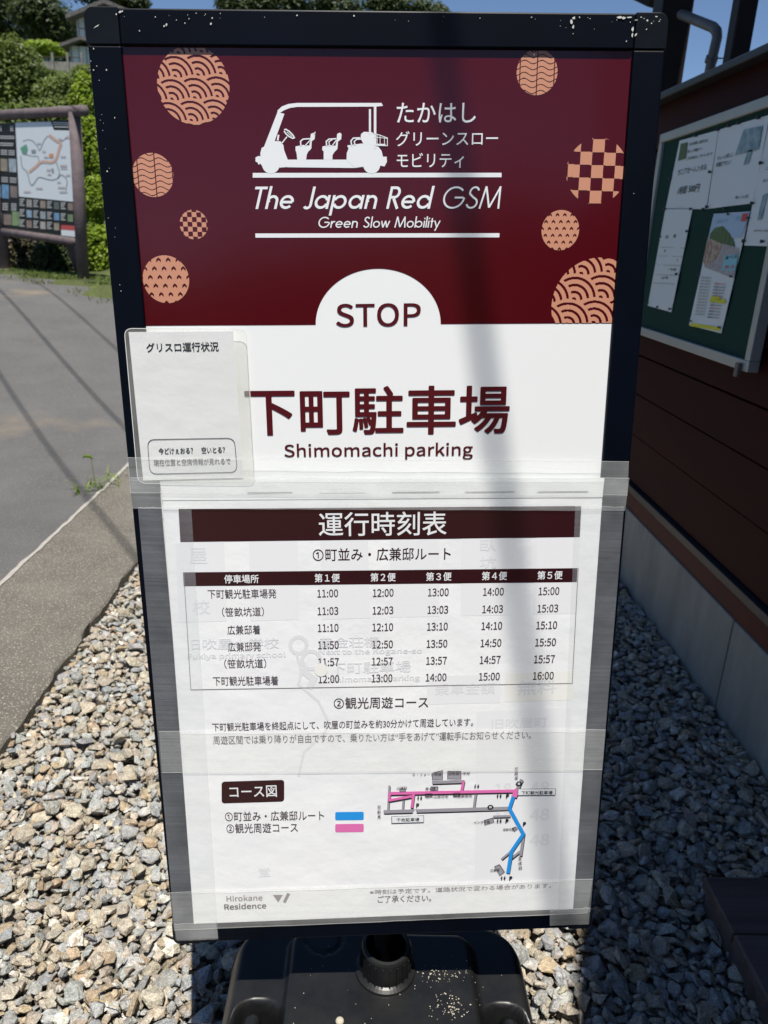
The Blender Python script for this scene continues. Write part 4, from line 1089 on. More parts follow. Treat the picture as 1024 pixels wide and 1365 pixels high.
# show-through of the older print
for q in ([(234, 724), (299, 722), (302, 828), (238, 830)], [(332, 722), (397, 721), (399, 826), (334, 828)], [(427, 721), (491, 720), (493, 824), (429, 826)], [(520, 720), (586, 719), (586, 822), (520, 823)], [(616, 718), (680, 717), (678, 820), (614, 821)], [(714, 717), (773, 716), (769, 818), (711, 819)]):
    bpoly('show_through', q, 'ink_ghost2', tt, T1)
bpoly('show_through', [(570, 901), (668, 899), (667, 937), (569, 939)], 'ink_ghost2', tt, T1); bpoly('show_through', [(674, 898), (766, 894), (763, 933), (672, 936)], 'ink_ghost_y', tt, T1)
bpoly('show_through', [(636, 948), (762, 943), (757, 1170), (633, 1176)], 'ink_ghost2', tt, T1)
for s, a in (('旧吹屋小学校', (250, 859, 372, 857, 15)), ('Fukiya primary school', (250, 876, 381, 873, 10)), ('黄金荘横', (425, 857, 505, 855, 15)), ('Next to the Kogane-so', (425, 870, 563, 868, 10)), ('下町駐車場', (441, 891, 548, 888, 16)), ('Shimomachi parking', (441, 907, 560, 904, 10)),
             ('乗車金額', (580, 919, 660, 917, 16)), ('無料', (690, 917, 742, 914, 20)), ('屋', (252, 741, 276, 741, 22)), ('校', (257, 809, 280, 809, 20)), ('堂', (345, 1163, 360, 1162, 12)), ('旧吹屋町', (656, 965, 730, 962, 14)), ('臥', (640, 727, 662, 727, 16)), ('坑', (640, 750, 662, 750, 16)),
             ('48', (706, 1086, 733, 1085, 16)), ('48', (706, 1120, 733, 1119, 16)), ('15', (660, 1090, 682, 1089, 16)), ('18', (660, 1052, 682, 1051, 16)), ('48', (706, 1050, 733, 1049, 16))):
    label(s, *a, 'ink_ghost', tt, T2, .012, name='show_through', res=2)
bribbons('show_through', [([(398 + 11 * math.cos(a), 860 + 11 * math.sin(a)) for a in np.linspace(0, 6.283, 20)], 5), ([(415 + 12 * math.cos(a), 880 + 12 * math.sin(a)) for a in np.linspace(0, 6.283, 20)], 5), ([(395, 870), (402, 895), (398, 912), (425, 935), (437, 960), (434, 975), (405, 1003), (398, 1035)], 3.5), ([(402, 893), (418, 905), (412, 918)], 9)], 'ink_ghost', tt, T1 + .00006)
bpoly('yellow_spot', [(431 + 9 * math.cos(a) - 3, 893 + 9 * math.sin(a)) for a in np.linspace(6.283, 0, 16, endpoint=False)], 'ink_ghost_y', tt, T2 + .00003)
# headings and table
bn = bpoly('heading_banner', [(238, 678.5), (775, 674.5), (773, 716), (240.5, 722.5)], 'banner', tt, T2)
label('運行時刻表', 425, 699, 595.5, 697.5, 32, 'ink_white', tt, T3, .008, res=4)
label('①町並み・広兼邸ルート', 417, 739.5, 601, 738, 17, 'banner', tt, T3, .008)
bpoly('table_header', [(244, 763), (770, 757.3), (769, 776), (245, 781.5)], 'banner', tt, T2)
for s, a, b in (('停車場所', 299, 345), ('第１便', 419.5, 453), ('第２便', 494, 527.5), ('第３便', 568, 602), ('第４便', 642.5, 676), ('第５便', 716.5, 750)):
    y = 772 - (a - 299) / 430 * 5.2; label(s, a, y, b, y - .4, 11.5, 'ink_white', tt, T3, .016)
rows = [('下町観光駐車場発', 277, 368.5, 792, '00'), ('（笹畝坑道）', 296, 352, 816, '03'), ('広兼邸着', 303, 347, 840, '10'), ('広兼邸発', 304, 348, 862.5, '50'), ('（笹畝坑道）', 299, 355, 885, '57'), ('下町観光駐車場着', 284, 371, 908, '00')]
for i, (s, a, b, y, mm_) in enumerate(rows):
    label(s, a, y, b, y - .8, 12.5, 'ink_soft', tt, T3, .004)
    for j in range(5):
        x = [437, 511, 584.5, 658, 732][j] + [.3, -.3, -.6, -1.1, -1.5][j] * i; yy = [791, 814.5, 837, 860, 882.7, 905.2][i] - j * [.75, .85, .9, .95, 1.0, 1.1][i]
        hh = 11 + j + (1 if i == 5 else 0)
        label('%d:%s' % (hh, mm_), x - 13.8, yy + .3, x + 13.8, yy - .3, 10.6, 'ink_soft', tt, T3, .006)
bribbons('table_border', [([(245, 763), (254.5, 919.5), (763, 911), (771, 757)], .9)], 'ink_faint', tt, T3)
label('②観光周遊コース', 445, 937.5, 571, 936, 15.5, 'ink_soft', tt, T3, .010)
label('下町観光駐車場を終起点にして、吹屋の町並みを約30分かけて周遊しています。', 283, 969.5, 631, 962.5, 11.5, 'ink_soft', tt, T3, .004, res=2)
label('周遊区間では乗り降りが自由ですので、乗りたい方は“手をあげて”運転手にお知らせください。', 284, 987, 708, 979.5, 11.5, 'ink_soft', tt, T3, .002, res=2)
def rrect(name, x0, y0, x1, y1, r_, m, parent, off, tilt=0.0):
    P_ = []
    for cx_, cy_, a0 in ((x1 - r_, y0 + r_, -90), (x1 - r_, y1 - r_, 0), (x0 + r_, y1 - r_, 90), (x0 + r_, y0 + r_, 180)):
        for a in range(0, 91, 18):
            x = cx_ + r_ * math.cos(math.radians(a0 + a)); y = cy_ + r_ * math.sin(math.radians(a0 + a)); P_.append((x, y + (x - x0) * tilt))
    return P_ if name is None else bpoly(name, P_, m, parent, off)
rrect('course_badge', 295.5, 1042, 379, 1071, 4, 'banner', tt, T2, -.03)
label('コース図', 306, 1056, 369, 1054.5, 15.5, 'ink_white', tt, T3, .010)
label('①町並み・広兼邸ルート', 300, 1088.5, 432, 1087, 13, 'ink_soft', tt, T3, .008)
label('②観光周遊コース', 302, 1104.5, 397, 1103, 13, 'ink_soft', tt, T3, .008)
rrect('colour_key', 447, 1082.5, 485, 1093.5, 2, 'map_blue', tt, T2, -.01); rrect('colour_key', 447, 1098.5, 485, 1109.5, 2, 'map_pink', tt, T2, -.01)
# route map
def mc(x, y): return (480 + x / 3.012, 960 + y / 3.012)
def ml(pts, w): return ([mc(*p) for p in pts], w / 3.012)
shadow_off = (3, 6)
gl = [([(118, 262), (113, 362)], 8), ([(95, 368), (600, 354)], 14), ([(175, 308), (172, 362)], 8), ([(466, 290), (457, 352)], 9), ([(290, 250), (420, 246)], 12), ([(650, 238), (626, 290)], 14), ([(657, 460), (645, 545)], 11), ([(612, 522), (568, 558)], 8), ([(643, 527), (603, 558)], 9), ([(535, 387), (603, 385)], 9)]
bribbons('road_outline', [ml([(p[0] + 2, p[1] + 5) for p in pts], w) for pts, w in gl], 'ink_black', tt, T2)
bribbons('road_line', [ml(pts, w) for pts, w in gl], 'map_grey', tt, T2 + .0002)
pk = [([(118, 294), (628, 284)], 12), ([(119, 294), (117, 326)], 10), ([(117, 322), (217, 304)], 10), ([(216, 292), (208, 352)], 11), ([(416, 244), (408, 284)], 11), ([(632, 278), (618, 308)], 22)]
bribbons('route_outline', [ml([(p[0] + 2, p[1] + 5) for p in pts], w) for pts, w in pk], 'ink_black', tt, T2 + .00035)
bribbons('route_line', [ml(pts, w) for pts, w in pk], 'map_pink', tt, T2 + .0005)
bl = [([(616, 306), (600, 355), (656, 457), (608, 527), (594, 615)], 14)]
bribbons('route_outline', [ml([(p[0] + 2, p[1] + 3) for p in pts], w) for pts, w in bl], 'ink_black', tt, T2 + .00040)
bribbons('route_line', [ml(pts, w) for pts, w in bl], 'map_blue', tt, T2 + .00056)
for q in ([(291, 212), (332, 200), (332, 238), (291, 240)], [(352, 204), (406, 205), (406, 238), (352, 236)], [(285, 267), (313, 267), (313, 283), (285, 284)], [(160, 276), (183, 275), (183, 287), (160, 288)], [(262, 296), (288, 295), (288, 308), (262, 309)], [(375, 293), (400, 292), (400, 306), (375, 306)], [(498, 402), (534, 392), (538, 410), (502, 421)], [(610, 434), (624, 428), (633, 438), (620, 447)], [(540, 588), (560, 579), (581, 610), (562, 624)]):
    bpoly('map_building', [mc(*p) for p in q], 'map_grey', tt, T2 + .00005)
    bribbons('map_building_outline', [([mc(*p) for p in q + [q[0]]], .5)], 'ink_black', tt, T2 + .0007)
for q in ([(635, 276), (786, 275), (784, 301), (634, 302)], [(127, 386), (256, 383), (256, 410), (128, 414)]):
    bpoly('map_callout', [mc(*p) for p in q], 'ink_white', tt, T2 + .00072); bribbons('map_callout_outline', [([mc(*p) for p in q + [q[0]]], .6)], 'ink_black', tt, T2 + .00078)
bpoly('map_callout', [mc(*p) for p in ((205, 386), (222, 358), (232, 385))], 'ink_white', tt, T2 + .00080)
MT = T2 + .0009
def mlabel(s, x0, y0, x1, y1, h, m='ink_soft', b=.006):
    p, q = mc(x0, y0), mc(x1, y1); label(s, p[0], p[1], q[0], q[1], h / 3.012, m, tt, MT, b, name='map_lettering', res=2)
mlabel('下町観光駐車場', 648, 292, 773, 291, 15, 'ink_black', .01); mlabel('千枚駐車場', 147, 401, 238, 399, 15, 'ink_black', .01)
for x, y in ((232, 342), (593, 305), (591, 405), (661, 417), (606, 635)): mlabel('P', x - 6, y, x + 6, y, 17, 'ink_black', .02)
for s, a in (('ラ・フォーレ吹屋', (210, 219, 328, 216, 11)), ('旧吹屋小学校', (356, 214, 442, 213, 11)), ('山神社', (148, 272, 190, 271, 12)), ('郷土館', (263, 275, 303, 274, 12)), ('旧片山家住宅', (266, 307, 355, 306, 12)), ('吹屋郵便局', (377, 305, 450, 303, 12)), ('ベンガラ館', (457, 411, 522, 408, 12)), ('笹畝坑道', (575, 439, 620, 438, 11)), ('広兼邸', (524, 603, 560, 601, 12))):
    mlabel(s, *a)
for s, x, ys_ in (('至新見', 77, (350, 369, 388)), ('至高梁', 628, (196, 214, 232)), ('至成羽', 643, (556, 575, 594))):
    for ch, y in zip(s, ys_): mlabel(ch, x - 7, y, x + 7, y, 14)
V, Fc = [], []
def wc_icon(x, y):
    for dx, sk in ((-6, 0), (6, 1)):
        for q in ([(dx - 1.8, -8), (dx + 1.8, -8), (dx + 1.8, -4.6), (dx - 1.8, -4.6)], [(dx - 3.6, -3.6), (dx + 3.6, -3.6), (dx + (3.4 if sk else 2), 3), (dx - (3.4 if sk else 2), 3)], [(dx - 1.5, 3), (dx + 1.5, 3), (dx + 1.5, 8), (dx - 1.5, 8)]):
            o_ = len(V); V.extend([hit(*mc(x + a, y + b), bpl(MT)) for a, b in q]); Fc.append((o_ + 3, o_ + 2, o_ + 1, o_))
for x, y in ((240, 313), (469, 266), (559, 305), (559, 405), (575, 635)): wc_icon(x, y)
tag(obj('restroom_symbols', V, Fc, M['ink_black'], tt), kind='stuff')
for (x, y) in ((524, 349), (638, 255)):
    bpoly('route_shield', [mc(x + 13 * math.cos(a), y + 10 * math.sin(a)) for a in np.linspace(6.283, 0, 6, endpoint=False)], 'ink_black', tt, MT); mlabel('85', x - 5, y, x + 5, y, 9, 'ink_white', .02)
    tt.children[-1].location += Vector(BN * .0001)
label('※時刻は予定です。道路状況で変わる場合があります。', 493, 1189.5, 735, 1180.5, 6.5, 'ink_faint', tt, T3, .006, res=2)
label('ご了承ください。', 503.5, 1199, 575, 1197, 9.5, 'ink_soft', tt, T3, .012)
label('Hirokane', 302, 1198, 350, 1196.5, 8, 'ink_faint', tt, T3, .006); label('Residence', 299, 1209, 355, 1207, 8, 'ink_soft', tt, T3, .010)
bpoly('route_marker', [(364, 1193), (377, 1193), (371, 1203)], 'ink_faint', tt, T3); bribbons('route_marker', [([(385, 1191), (379, 1203)], 4)], 'ink_faint', tt, T3 + .00005)
for a, b in ((330, 390), (426, 487), (523, 586), (620, 686), (717, 784)):
    bribbons('dash_rule', [([(a, 657 - (a - 330) * .003), (b, 656.4 - (a - 330) * .003)], 1.2)], 'ink_ghost' if a == 426 else 'ink_faint', tt, T3)

# ------------------------------------------------------------------ laminated notice (code left blank as printed square is omitted)
LO = .0066
ln = thing('laminated_notice', 'small laminated white notice taped over the left frame edge of the sign', 'notice', hit(255, 540, bpl(LO)))
def lq(q, r_, n_=6):
    """rounded quadrilateral in pixels"""
    P_ = []; q = [np.array(p, float) for p in q]
    for i in range(4):
        a, b, c_ = q[i - 1], q[i], q[(i + 1) % 4]; d0, d1 = nrm(a - b), nrm(c_ - b)
        for k in range(n_ + 1):
            t_ = k / n_; p0, p1, p2 = b + d0 * r_, b, b + d1 * r_
            P_.append((1 - t_) ** 2 * p0 + 2 * t_ * (1 - t_) * p1 + t_ * t_ * p2)
    return [tuple(p) for p in P_]
outer = lq([(165.6, 437.8), (328.5, 438.8), (340, 646), (184, 644)], 11)
bpoly('plastic_sleeve', outer, 'sleeve', ln, LO)
bribbons('sleeve_edge', [(outer + [outer[0]], .9)], 'tape_edge', ln, LO + .00005)
bpoly('paper_sheet', [(171.5, 442.6), (311, 441.6), (324.5, 637), (191, 640.5)], 'card', ln, LO - .0003)
bpoly('plastic_sleeve', lq([(166, 438.3), (328.2, 439.3), (339.6, 645.6), (184.4, 643.6)], 11), 'sleeve', ln, LO - .0006)
L1 = LO + .0002
label('グリスロ運行状況', 195, 463.5, 291.5, 461.8, 12.5, 'ink_black', ln, L1, .014)
label('今どけぇおる？　空いとる？', 211.5, 601.5, 300, 599.5, 8.8, 'ink_black', ln, L1, .014)
label('現在位置と空席情報が見れるで', 205, 617, 307.5, 614.8, 8.8, 'ink_soft', ln, L1, .008)
fr = lq([(196.5, 586), (312.5, 584), (316.5, 629.5), (200, 632)], 10); bribbons('printed_frame', [(fr + [fr[0]], .9)], 'ink_soft', ln, L1)

# ------------------------------------------------------------------ clear tape strips
def tape(label_, q, off, m, edge=True, wob=.6):
    c = np.mean([hit(x, y, bpl(off)) for x, y in q], 0)
    q = [np.array(p, float) for p in q]; n_ = 28
    top = [q[0] + (q[1] - q[0]) * i / n_ + [0, random.uniform(-wob, wob) if 0 < i < n_ else 0] for i in range(n_ + 1)]
    bot = [q[3] + (q[2] - q[3]) * i / n_ + [0, random.uniform(-wob, wob) * .5 if 0 < i < n_ else 0] for i in range(n_ + 1)]
    V = []
    for i in range(n_ + 1):
        for k, p_ in ((0, top[i]), (.5, (top[i] + bot[i]) / 2), (1, bot[i])):
            V.append(hit(p_[0], p_[1], bpl(off + random.uniform(0, .00025))))
    Fc = [(i * 3 + k, i * 3 + k + 1, i * 3 + k + 4, i * 3 + k + 3) for i in range(n_) for k in (0, 1)]
    fm = [0] * len(Fc)
    for row in (top, bot) if abs(q[1][0] - q[0][0]) > 100 else (top,):
        if row is bot and random.random() < .35: continue
        b0 = len(V)
        for i in range(n_ + 1):
            V.append(hit(row[i][0], row[i][1] - .45, bpl(off + .0004))); V.append(hit(row[i][0], row[i][1] + .45, bpl(off + .0004)))
        new = [(b0 + 2 * i, b0 + 2 * i + 1, b0 + 2 * i + 3, b0 + 2 * i + 2) for i in range(n_)]
        Fc += new; fm += [1] * len(new)
    o = obj('clear_tape', V, Fc, M[m], None, smooth=True, loc=c, mats=[M[m], M['tape_edge_glint']], fm=fm)
    tag(o, label_, 'tape', 'strips of clear packing tape on the sign')
    return o
TG = .0071
tape('upright clear tape over the left frame edge of the sign', [(184, 677), (255, 676), (291, 1250), (234, 1253)], TG, 'tape_side')
tape('upright clear tape over the right frame edge of the sign', [(767, 675), (832, 676), (787, 1216), (744, 1218)], TG, 'tape_side')
tape('upper of the two overlapping wide clear tapes above the timetable heading', [(170, 610), (838.5, 615.5), (836.5, 660), (174, 657)], TG + .0004, 'tape_wide')
tape('lower of the two overlapping wide clear tapes above the timetable heading', [(174, 637), (839, 637.5), (833.5, 681), (177, 678)], TG + .0008, 'tape_wide')
tape('clear tape across the sheet just above the course map badge', [(212, 975), (807.5, 973), (803, 1026), (216, 1030)], TG + .0008, 'tape_mid')
tape('lowest long clear tape across the bottom edge of the timetable sheet', [(226.5, 1190), (790, 1172), (783.5, 1217), (232, 1240)], TG + .0008, 'tape_mid')
tape('short clear tape patch folded round the bottom left corner of the frame', [(232, 1232), (288, 1229), (291, 1252), (236, 1254.5)], TG + .0012, 'tape_mid')
tape('short clear tape patch folded round the bottom right corner of the frame', [(733, 1214), (787, 1210), (785, 1232), (733, 1234)], TG + .0012, 'tape_mid')

# ------------------------------------------------------------------ tank base, pole, collar
zB = -1.372; zT = -1.128
xl, xr, yf, yb_ = -.205, .325, .60, 1.075
n1, n2 = 130, 120
def sdf_rr(x, y, cx, cy, hx, hy, r):
    qx, qy = np.abs(x - cx) - hx + r, np.abs(y - cy) - hy + r
    return np.hypot(np.maximum(qx, 0), np.maximum(qy, 0)) + np.minimum(np.maximum(qx, qy), 0) - r
def tank_z(X, Y):
    cx, cy, hx, hy = (xl + xr) / 2, (yf + yb_) / 2, (xr - xl) / 2, (yb_ - yf) / 2
    d = sdf_rr(X, Y, cx, cy, hx, hy, .085)
    top = zT - .022
    z = np.where(d > -.035, zB + .02 + (top - zB - .02) * np.sqrt(np.clip(1 - ((d + .035) / .035) ** 2, 0, 1)), top)
    # raised middle plateau with chamfer
    dp = sdf_rr(X, Y, .062, .80, .158, .22, .03)
    z = z + .022 * (1 - sstep((dp + .012) / .016)) * (d < -.02)
    # recessed hand wells, left and right
    for sx in (-1, 1):
        dw = sdf_rr(X, Y, .062 + sx * .195, .81, .034, .085, .03)
        z = z - .10 * (1 - sstep((dw + .012) / .02)) * (d < -.012)
    # shallow ring moulded round the filler, behind the plateau
    dr = np.abs(np.hypot(X + .035, Y - 1.0) - .03)
    z = z - .003 * (dr < .003) * (d < -.03)
    return z
V, Fq = grid(np.linspace(xl, xr, n1), np.linspace(yf, yb_, n2), tank_z)
# drop quads outside the rounded outline
cen = V[Fq].mean(1); dd = sdf_rr(cen[:, 0], cen[:, 1], (xl + xr) / 2, (yf + yb_) / 2, (xr - xl) / 2, (yb_ - yf) / 2, .085)
Fq = Fq[dd < 0]
tank = big('water_tank', V, Fq, M['tank'], stand, smooth=True)
v, f = [], []
pl = []
for cx_, cy_, a0 in ((xr - .085, yb_ - .085, 0), (xl + .085, yb_ - .085, 90), (xl + .085, yf + .085, 180), (xr - .085, yf + .085, 270)):
    for a in range(0, 91, 10): pl.append((cx_ + .085 * math.cos(math.radians(a0 + a)), cy_ + .085 * math.sin(math.radians(a0 + a))))
n_ = len(pl); V = [(x, y, zB + .06) for x, y in pl] + [(x + (x - .06) * .02, y + (y - .83) * .02, zB - .005) for x, y in pl]
obj('tank_skirt', V, [(i, (i + 1) % n_, n_ + (i + 1) % n_, n_ + i) for i in range(n_)], M['tank'], stand, smooth=True)
for sx in (-1, 1):
    x = .062 + sx * .203
    v, f = tube([(x, .735, zT - .10), (x, .745, zT - .045), (x, .765, zT - .026), (x, .82, zT - .024), (x, .862, zT - .026), (x, .882, zT - .045), (x, .892, zT - .10)], .013, 12)
    obj('hand_grip', v, f, M['tank'], stand, smooth=True)
pc = W(514, 1296) * 1.25; pc = np.array([pc[0], .942, zT])
v, f = lathe(pc, [(.050, 0), (.049, .004), (.044, .006), (.0405, .008), (.0405, .050), (.0385, .054), (.034, .055), (.032, .052), (.031, .012), (.0, .010)], 48)
obj('collar_nut', v, f, M['tank'], stand, smooth=False)
for k in range(22):
    a = k / 22 * 6.283
    c = pc + [.0412 * math.cos(a), .0412 * math.sin(a), .027]
    v, f = boxg(c, np.array([math.cos(a), math.sin(a), 0]) * .0016, np.array([-math.sin(a), math.cos(a), 0]) * .0011, (0, 0, .019)); obj('rib', v, f, M['tank'], stand)
pt = B(BWd / 2 + .004, .9, -.040)
v, f = tube([pc + [0, 0, .01], B((pc[0] + .245) / 1.0, .03, -.041), pt], .0145, 20)
obj('pole', v, f, M['tank'], stand, smooth=True)
v, f = lathe(pc + [0, 0, .008], [(0, .012), (.022, .010), (.024, 0)], 24); obj('pole_socket', v, f, M['tank_dark'], stand, smooth=True)
for vv in (.25, .85):
    v, f = bbox(.20, .44, vv - .02, vv + .02, -.052, -.0245); obj('rear_bracket', v, f, M['tank_dark'], stand, bevel=.003)
v, f = bbox(.004, BWd - .004, .004, BHt - .004, -.0262, -.0245); obj('back_plate', v, f, M['tank_dark'], stand)
# grit on the tank
V, Fc = [], []
def grit(x, y, r_):
    z = float(tank_z(np.array(x), np.array(y))) + .0006; o_ = len(V)
    for k in range(5): a = k / 5 * 6.283; V.append((x + r_ * random.uniform(.5, 1.2) * math.cos(a), y + r_ * random.uniform(.5, 1.2) * math.sin(a), z + random.uniform(0, .0008)))
    V.append((x, y, z + r_ * .8))
    for k in range(5): Fc.append((o_ + k, o_ + (k + 1) % 5, o_ + 5))
for _ in range(70):
    p_ = on_z(random.gauss(600, 14), random.gauss(1342, 9), zT); grit(p_[0], p_[1], random.uniform(.0005, .0016))
for _ in range(70):
    p_ = on_z(random.gauss(590, 28), random.gauss(1298, 6), zT); grit(p_[0], p_[1], random.uniform(.0005, .0017))
for _ in range(45):
    p_ = on_z(random.uniform(390, 680), random.uniform(1260, 1375), zT); grit(p_[0], p_[1], random.uniform(.0004, .0011))
o = obj('grit', V, Fc, M['dust'], stand); o['kind'] = 'stuff'; o['label'] = 'pale grit scattered on the tank'
v, f = lathe(np.array([*on_z(453, 1361, zT)[:2], zT]), [(0, .004), (.004, .0038), (.006, .002), (.0065, 0)], 16); obj('screw', v, f, M['dust'], stand, smooth=True)

# ------------------------------------------------------------------ papers on the green board
def npaper(label_, pts, m='panel_white', curl=.0, cat='paper notice'):
    c = NB(*np.mean(pts, 0))
    root = thing('pinned_notice', label_, cat, c, 'papers pinned to the green notice board')
    q = [np.array(p, float) for p in pts]; V = []; n_ = 10
    for j in range(n_ + 1):
        a = q[0] + (q[3] - q[0]) * j / n_; b = q[1] + (q[2] - q[1]) * j / n_
        for i in range(5):
            p_ = a + (b - a) * i / 4; w_ = curl * (math.sin(j / n_ * 3.14 * 2.2 + i * .7)) ** 2
            V.append(NB(p_[0], p_[1], .003 + w_))
    Fc = [(j * 5 + i, (j + 1) * 5 + i, (j + 1) * 5 + i + 1, j * 5 + i + 1) for j in range(n_) for i in range(4)]
    obj('sheet', V, Fc, M[m], root, smooth=True)
    return root
def c4(x, y): return (850 + x / 3.69, 130 + y / 3.69)
n1_ = npaper('wide white notice about scooter rental at the upper left of the green board', [c4(207, 212), c4(398, 160), c4(338, 550), c4(138, 545)])
n2_ = npaper('white notice with a blue grey photograph at the upper middle of the green board', [c4(400, 158), c4(650, 85), c4(568, 520), c4(342, 548)])
n3_ = npaper('white notice cut by the right edge of the photo, on the green board', [c4(655, 84), c4(700, 70), c4(655, 732), c4(524, 728)])
n4_ = npaper('narrow white schedule sheet hanging at the left of the green board', [c4(137, 548), c4(270, 550), c4(166, 1056), c4(50, 1024)], curl=.006)
n5_ = npaper('coloured tourist leaflet with a town photograph pinned in the middle of the green board', [c4(374, 572), c4(554, 560), c4(412, 1160), c4(253, 1120)], curl=.004)
M['n_ink'] = flat('notice_ink', (.03, .04, .05), .6); M['n_blue'] = mat('notice_blue', (.10, .22, .28), .5, .3, noise=(30, 1, (.35, .45, .48)))
M['n_sky'] = flat('notice_sky', (.35, .50, .68), .4); M['n_green'] = mat('notice_green', (.05, .10, .04), .5, .3, noise=(60, 1, (.11, .17, .07))); M['n_town'] = mat('notice_town', (.25, .13, .09), .5, .3, noise=(70, 1, (.5, .42, .36)))
M['n_road'] = mat('notice_road', (.28, .26, .27), .5, .3, noise=(50, 1, (.45, .44, .46))); M['n_yel'] = flat('notice_yellow', (.62, .60, .03), .4); M['n_red'] = flat('notice_red', (.55, .03, .04), .4); M['n_cyan'] = flat('notice_cyan', (.20, .50, .62), .4)
def nq(root, name, pts, m, off=.0052):
    return obj(name, [NB(*c4(*p), off) for p in pts], [tuple(range(len(pts)))[::-1]], M[m], root)
def ntext(root, s, x0, y0, x1, y1, h, m='n_ink', off=.0052, lean=-.25, bold=.012):
    c = [c4(x0 - lean * h / 2 * 1, y0 - h / 2), c4(x1 - lean * h / 2, y1 - h / 2), c4(x1 + lean * h / 2, y1 + h / 2), c4(x0 + lean * h / 2, y0 + h / 2)]
    put('lettering', text_geo(s, bold, 2), [NB(*p, off) for p in c], M[m], root, nv=(-1, 0, 0))
nq(n1_, 'picture', [(212, 228), (246, 220), (236, 300), (198, 312)], 'n_green')
ntext(n1_, 'お気軽に観光を', 255, 230, 345, 210, 16); ntext(n1_, '楽しむ電動カー', 245, 267, 320, 250, 15); ntext(n1_, 'ご利用はこちらまで', 238, 302, 368, 275, 15)
ntext(n1_, 'セニアカーレンタル', 198, 368, 340, 340, 32); ntext(n1_, '1時間', 198, 460, 240, 452, 40); ntext(n1_, '500円', 250, 451, 303, 444, 40)
nq(n2_, 'picture', [(522, 158), (616, 138), (595, 255), (478, 285)], 'n_blue'); nq(n2_, 'picture', [(540, 262), (566, 255), (545, 325), (520, 332)], 'n_blue')
ntext(n2_, 'ちょっと試しに', 392, 298, 470, 280, 22); ntext(n2_, '体験プラン！', 385, 332, 458, 318, 24); ntext(n2_, '税込（1人1回）', 480, 492, 544, 485, 16)
ntext(n3_, 'ご案内', 628, 350, 690, 335, 14); ntext(n3_, 'お申込', 615, 410, 690, 400, 14); ntext(n3_, '※雨天中止の場合があります', 570, 655, 700, 655, 9)
nq(n3_, 'picture', [(615, 480), (640, 470), (610, 600), (588, 605)], 'n_blue')
ntext(n4_, '時刻のご案内', 165, 582, 228, 578, 9); nq(n4_, 'picture', [(146, 640), (160, 638), (150, 692), (136, 694)], 'n_blue'); ntext(n4_, '観光案内', 176, 682, 230, 674, 18)
for (a, b, y) in ((130, 205, 756), (105, 200, 800), (100, 190, 848), (95, 150, 888)): ntext(n4_, '第一 午前 午後', a, y, b, y - 2, 14, 'n_ink')
for y in (735, 778, 822, 870, 912): nq(n4_, 'ruled_line', [(112 - (y - 735) * .2, y), (232 - (y - 735) * .22, y + 4), (232 - (y - 735) * .22, y + 6), (112 - (y - 735) * .2, y + 2)], 'm_grey', .0075)
nq(n5_, 'picture', [(374, 575), (552, 563), (512, 690), (350, 690)], 'n_sky', .0068); nq(n5_, 'picture', [(356, 672), (380, 640), (420, 632), (455, 670), (480, 730), (400, 780), (340, 760)], 'n_green', .0071)
nq(n5_, 'picture', [(345, 690), (420, 720), (400, 800), (330, 835), (322, 800)], 'n_town', .0074); nq(n5_, 'picture', [(420, 720), (500, 740), (475, 890), (330, 835), (395, 790)], 'n_road', .0077)
nq(n5_, 'picture', [(428, 778), (496, 770), (480, 850), (414, 850)], 'n_cyan', .0080); nq(n5_, 'picture', [(515, 572), (543, 568), (532, 608), (508, 610)], 'n_red', .0080)
ntext(n5_, '夕久', 482, 596, 510, 592, 26, 'n_cyan', .0080); ntext(n5_, '吹屋ふるさと村', 385, 612, 440, 604, 16, 'n_sky', .0085); ntext(n5_, '食べる', 430, 790, 490, 780, 18, 'n_ink', .0085); ntext(n5_, '見る', 425, 835, 478, 832, 16, 'n_red', .0085)
for i in range(13):
    y = 885 + i * 15; ntext(n5_, '観光案内の道順と見所', 312 - i * 2.6, y, 362 - i * 2.6, y + 3, 8, 'm_grey', .0075)
for i in range(12):
    y = 915 + i * 15; ntext(n5_, '営業時間と休みの日', 376 - i * 3, y, 432 - i * 3, y + 4, 8, 'n_ink' if i % 4 else 'n_red', .0075)
nq(n5_, 'highlight', [(362, 975), (408, 982), (406, 996), (358, 990)], 'n_yel', .0082); nq(n5_, 'highlight', [(355, 992), (434, 992), (430, 1014), (352, 1004)], 'n_yel', .0082)
nq(n5_, 'highlight', [(262, 1108), (408, 1130), (404, 1148), (258, 1124)], 'n_yel', .0072)
def pin(root, x, y, r_=.0055):
    p_ = NB(*c4(x, y), .004)
    v, f = tube([p_, p_ + [-.006, 0, 0], p_ + [-.010, 0, 0]], [r_ * .5, r_ * .8, r_], 8); obj('push_pin', v, f, M['n_ink'], root, smooth=True)
for x, y in ((293, 188), (165, 398), (363, 366), (140, 548), (330, 550)): pin(n1_, x, y)
for x, y in ((402, 158), (457, 140), (504, 126), (602, 100), (615, 322), (348, 538), (437, 545), (572, 520)): pin(n2_, x, y)
for x, y in ((530, 706), (622, 708)): pin(n3_, x, y)
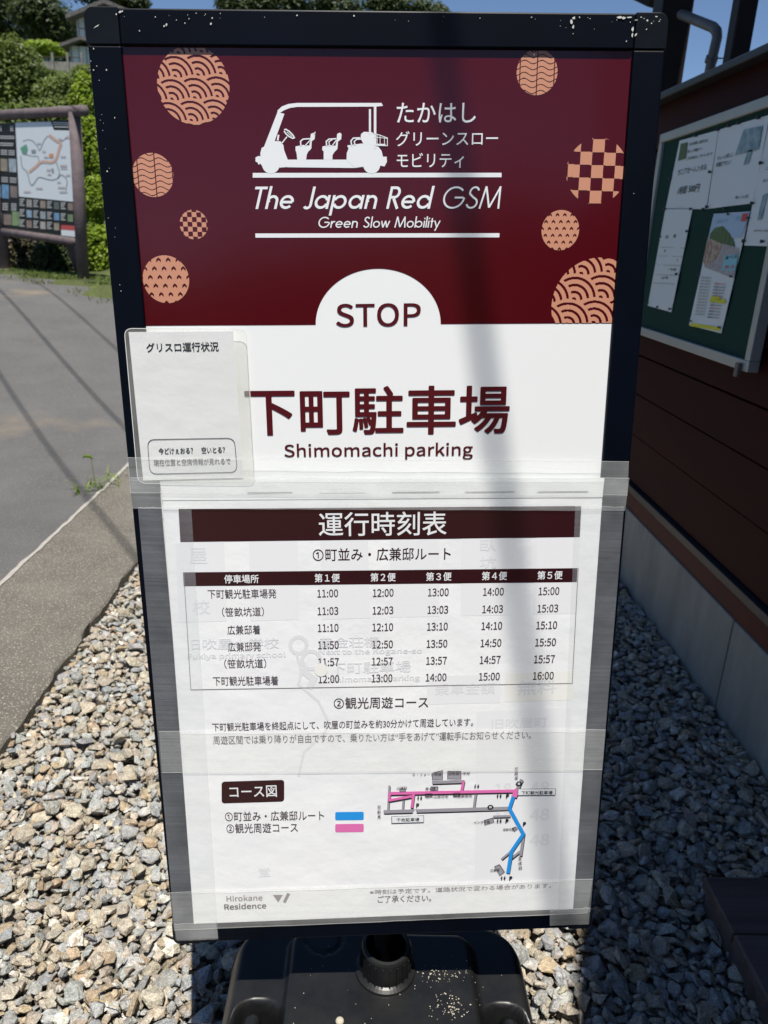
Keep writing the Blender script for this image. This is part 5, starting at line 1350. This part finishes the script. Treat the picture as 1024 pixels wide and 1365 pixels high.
for x, y in ((268, 548), (250, 658), (198, 868), (165, 1040), (105, 1030), (55, 1010), (118, 685)): pin(n4_, x, y, .0045)
for x, y in ((372, 582), (455, 574), (552, 592), (308, 872), (468, 880), (268, 1100), (410, 1130)): pin(n5_, x, y, .0035)

# ------------------------------------------------------------------ overhead cables (they cross above the road and cast the line shadows)
WD = nrm([.525, -.851]); H = 4.0
M['cable'] = flat('cable_black', (.01, .01, .011), .5)
def pole_at(x, y, label_):
    r = thing('utility_pole', label_, 'utility pole', (x, y, -1.4))
    v, f = tube([(x, y, -1.5), (x, y, 6.2)], [.16, .11], 18); obj('pole', v, f, M['concrete_old'], r, smooth=True)
    v, f = boxg((x, y, 4.6), (.9 * WD[1], -.9 * WD[0], 0), (.04 * WD[0], .04 * WD[1], 0), (0, 0, .04)); obj('cross_arm', v, f, M['metal_pipe'], r)
A0 = np.array([.335, -.535]) 
pole_at(*(A0 + WD * 17 + [-1.6, 0]), 'concrete utility pole carrying the overhead cables behind the camera')
pole_at(*(A0 - WD * 26 + [-2.0, -1.2]), 'concrete utility pole carrying the overhead cables across the road')
ga = on_z(20, 500, -1.34); gb = on_z(0, 430, -1.34); gc = on_z(0, 393, -1.2); gd = on_z(70, 383, -1.0)
def liftp(P_, h): return P_ + SUNV * ((h - P_[2]) / SUNV[2])
cabs = [(np.array([*A0, H]), .0092, 'thick overhead cable whose soft shadow falls on the sign'),
        (liftp(on_z(169, 580, -1.34), 4.2), .010, 'second overhead cable from the kerb above the road'), (liftp(on_z(160, 505, -1.34), 4.4), .0085, 'third overhead cable from the kerb above the road'), (liftp(on_z(155, 430, -1.2), 4.4), .0085, 'overhead cable farthest from the kerb')]
for c, r_, l in cabs:
    P_ = []
    for t_ in np.linspace(-26, 17, 30): P_.append((c[0] + WD[0] * t_, c[1] + WD[1] * t_, c[2]))
    v, f = tube(P_, r_, 8); o = obj('overhead_cable', v, f, M['cable'], None, smooth=True, loc=c); tag(o, l, 'cable', 'overhead cables above the road')
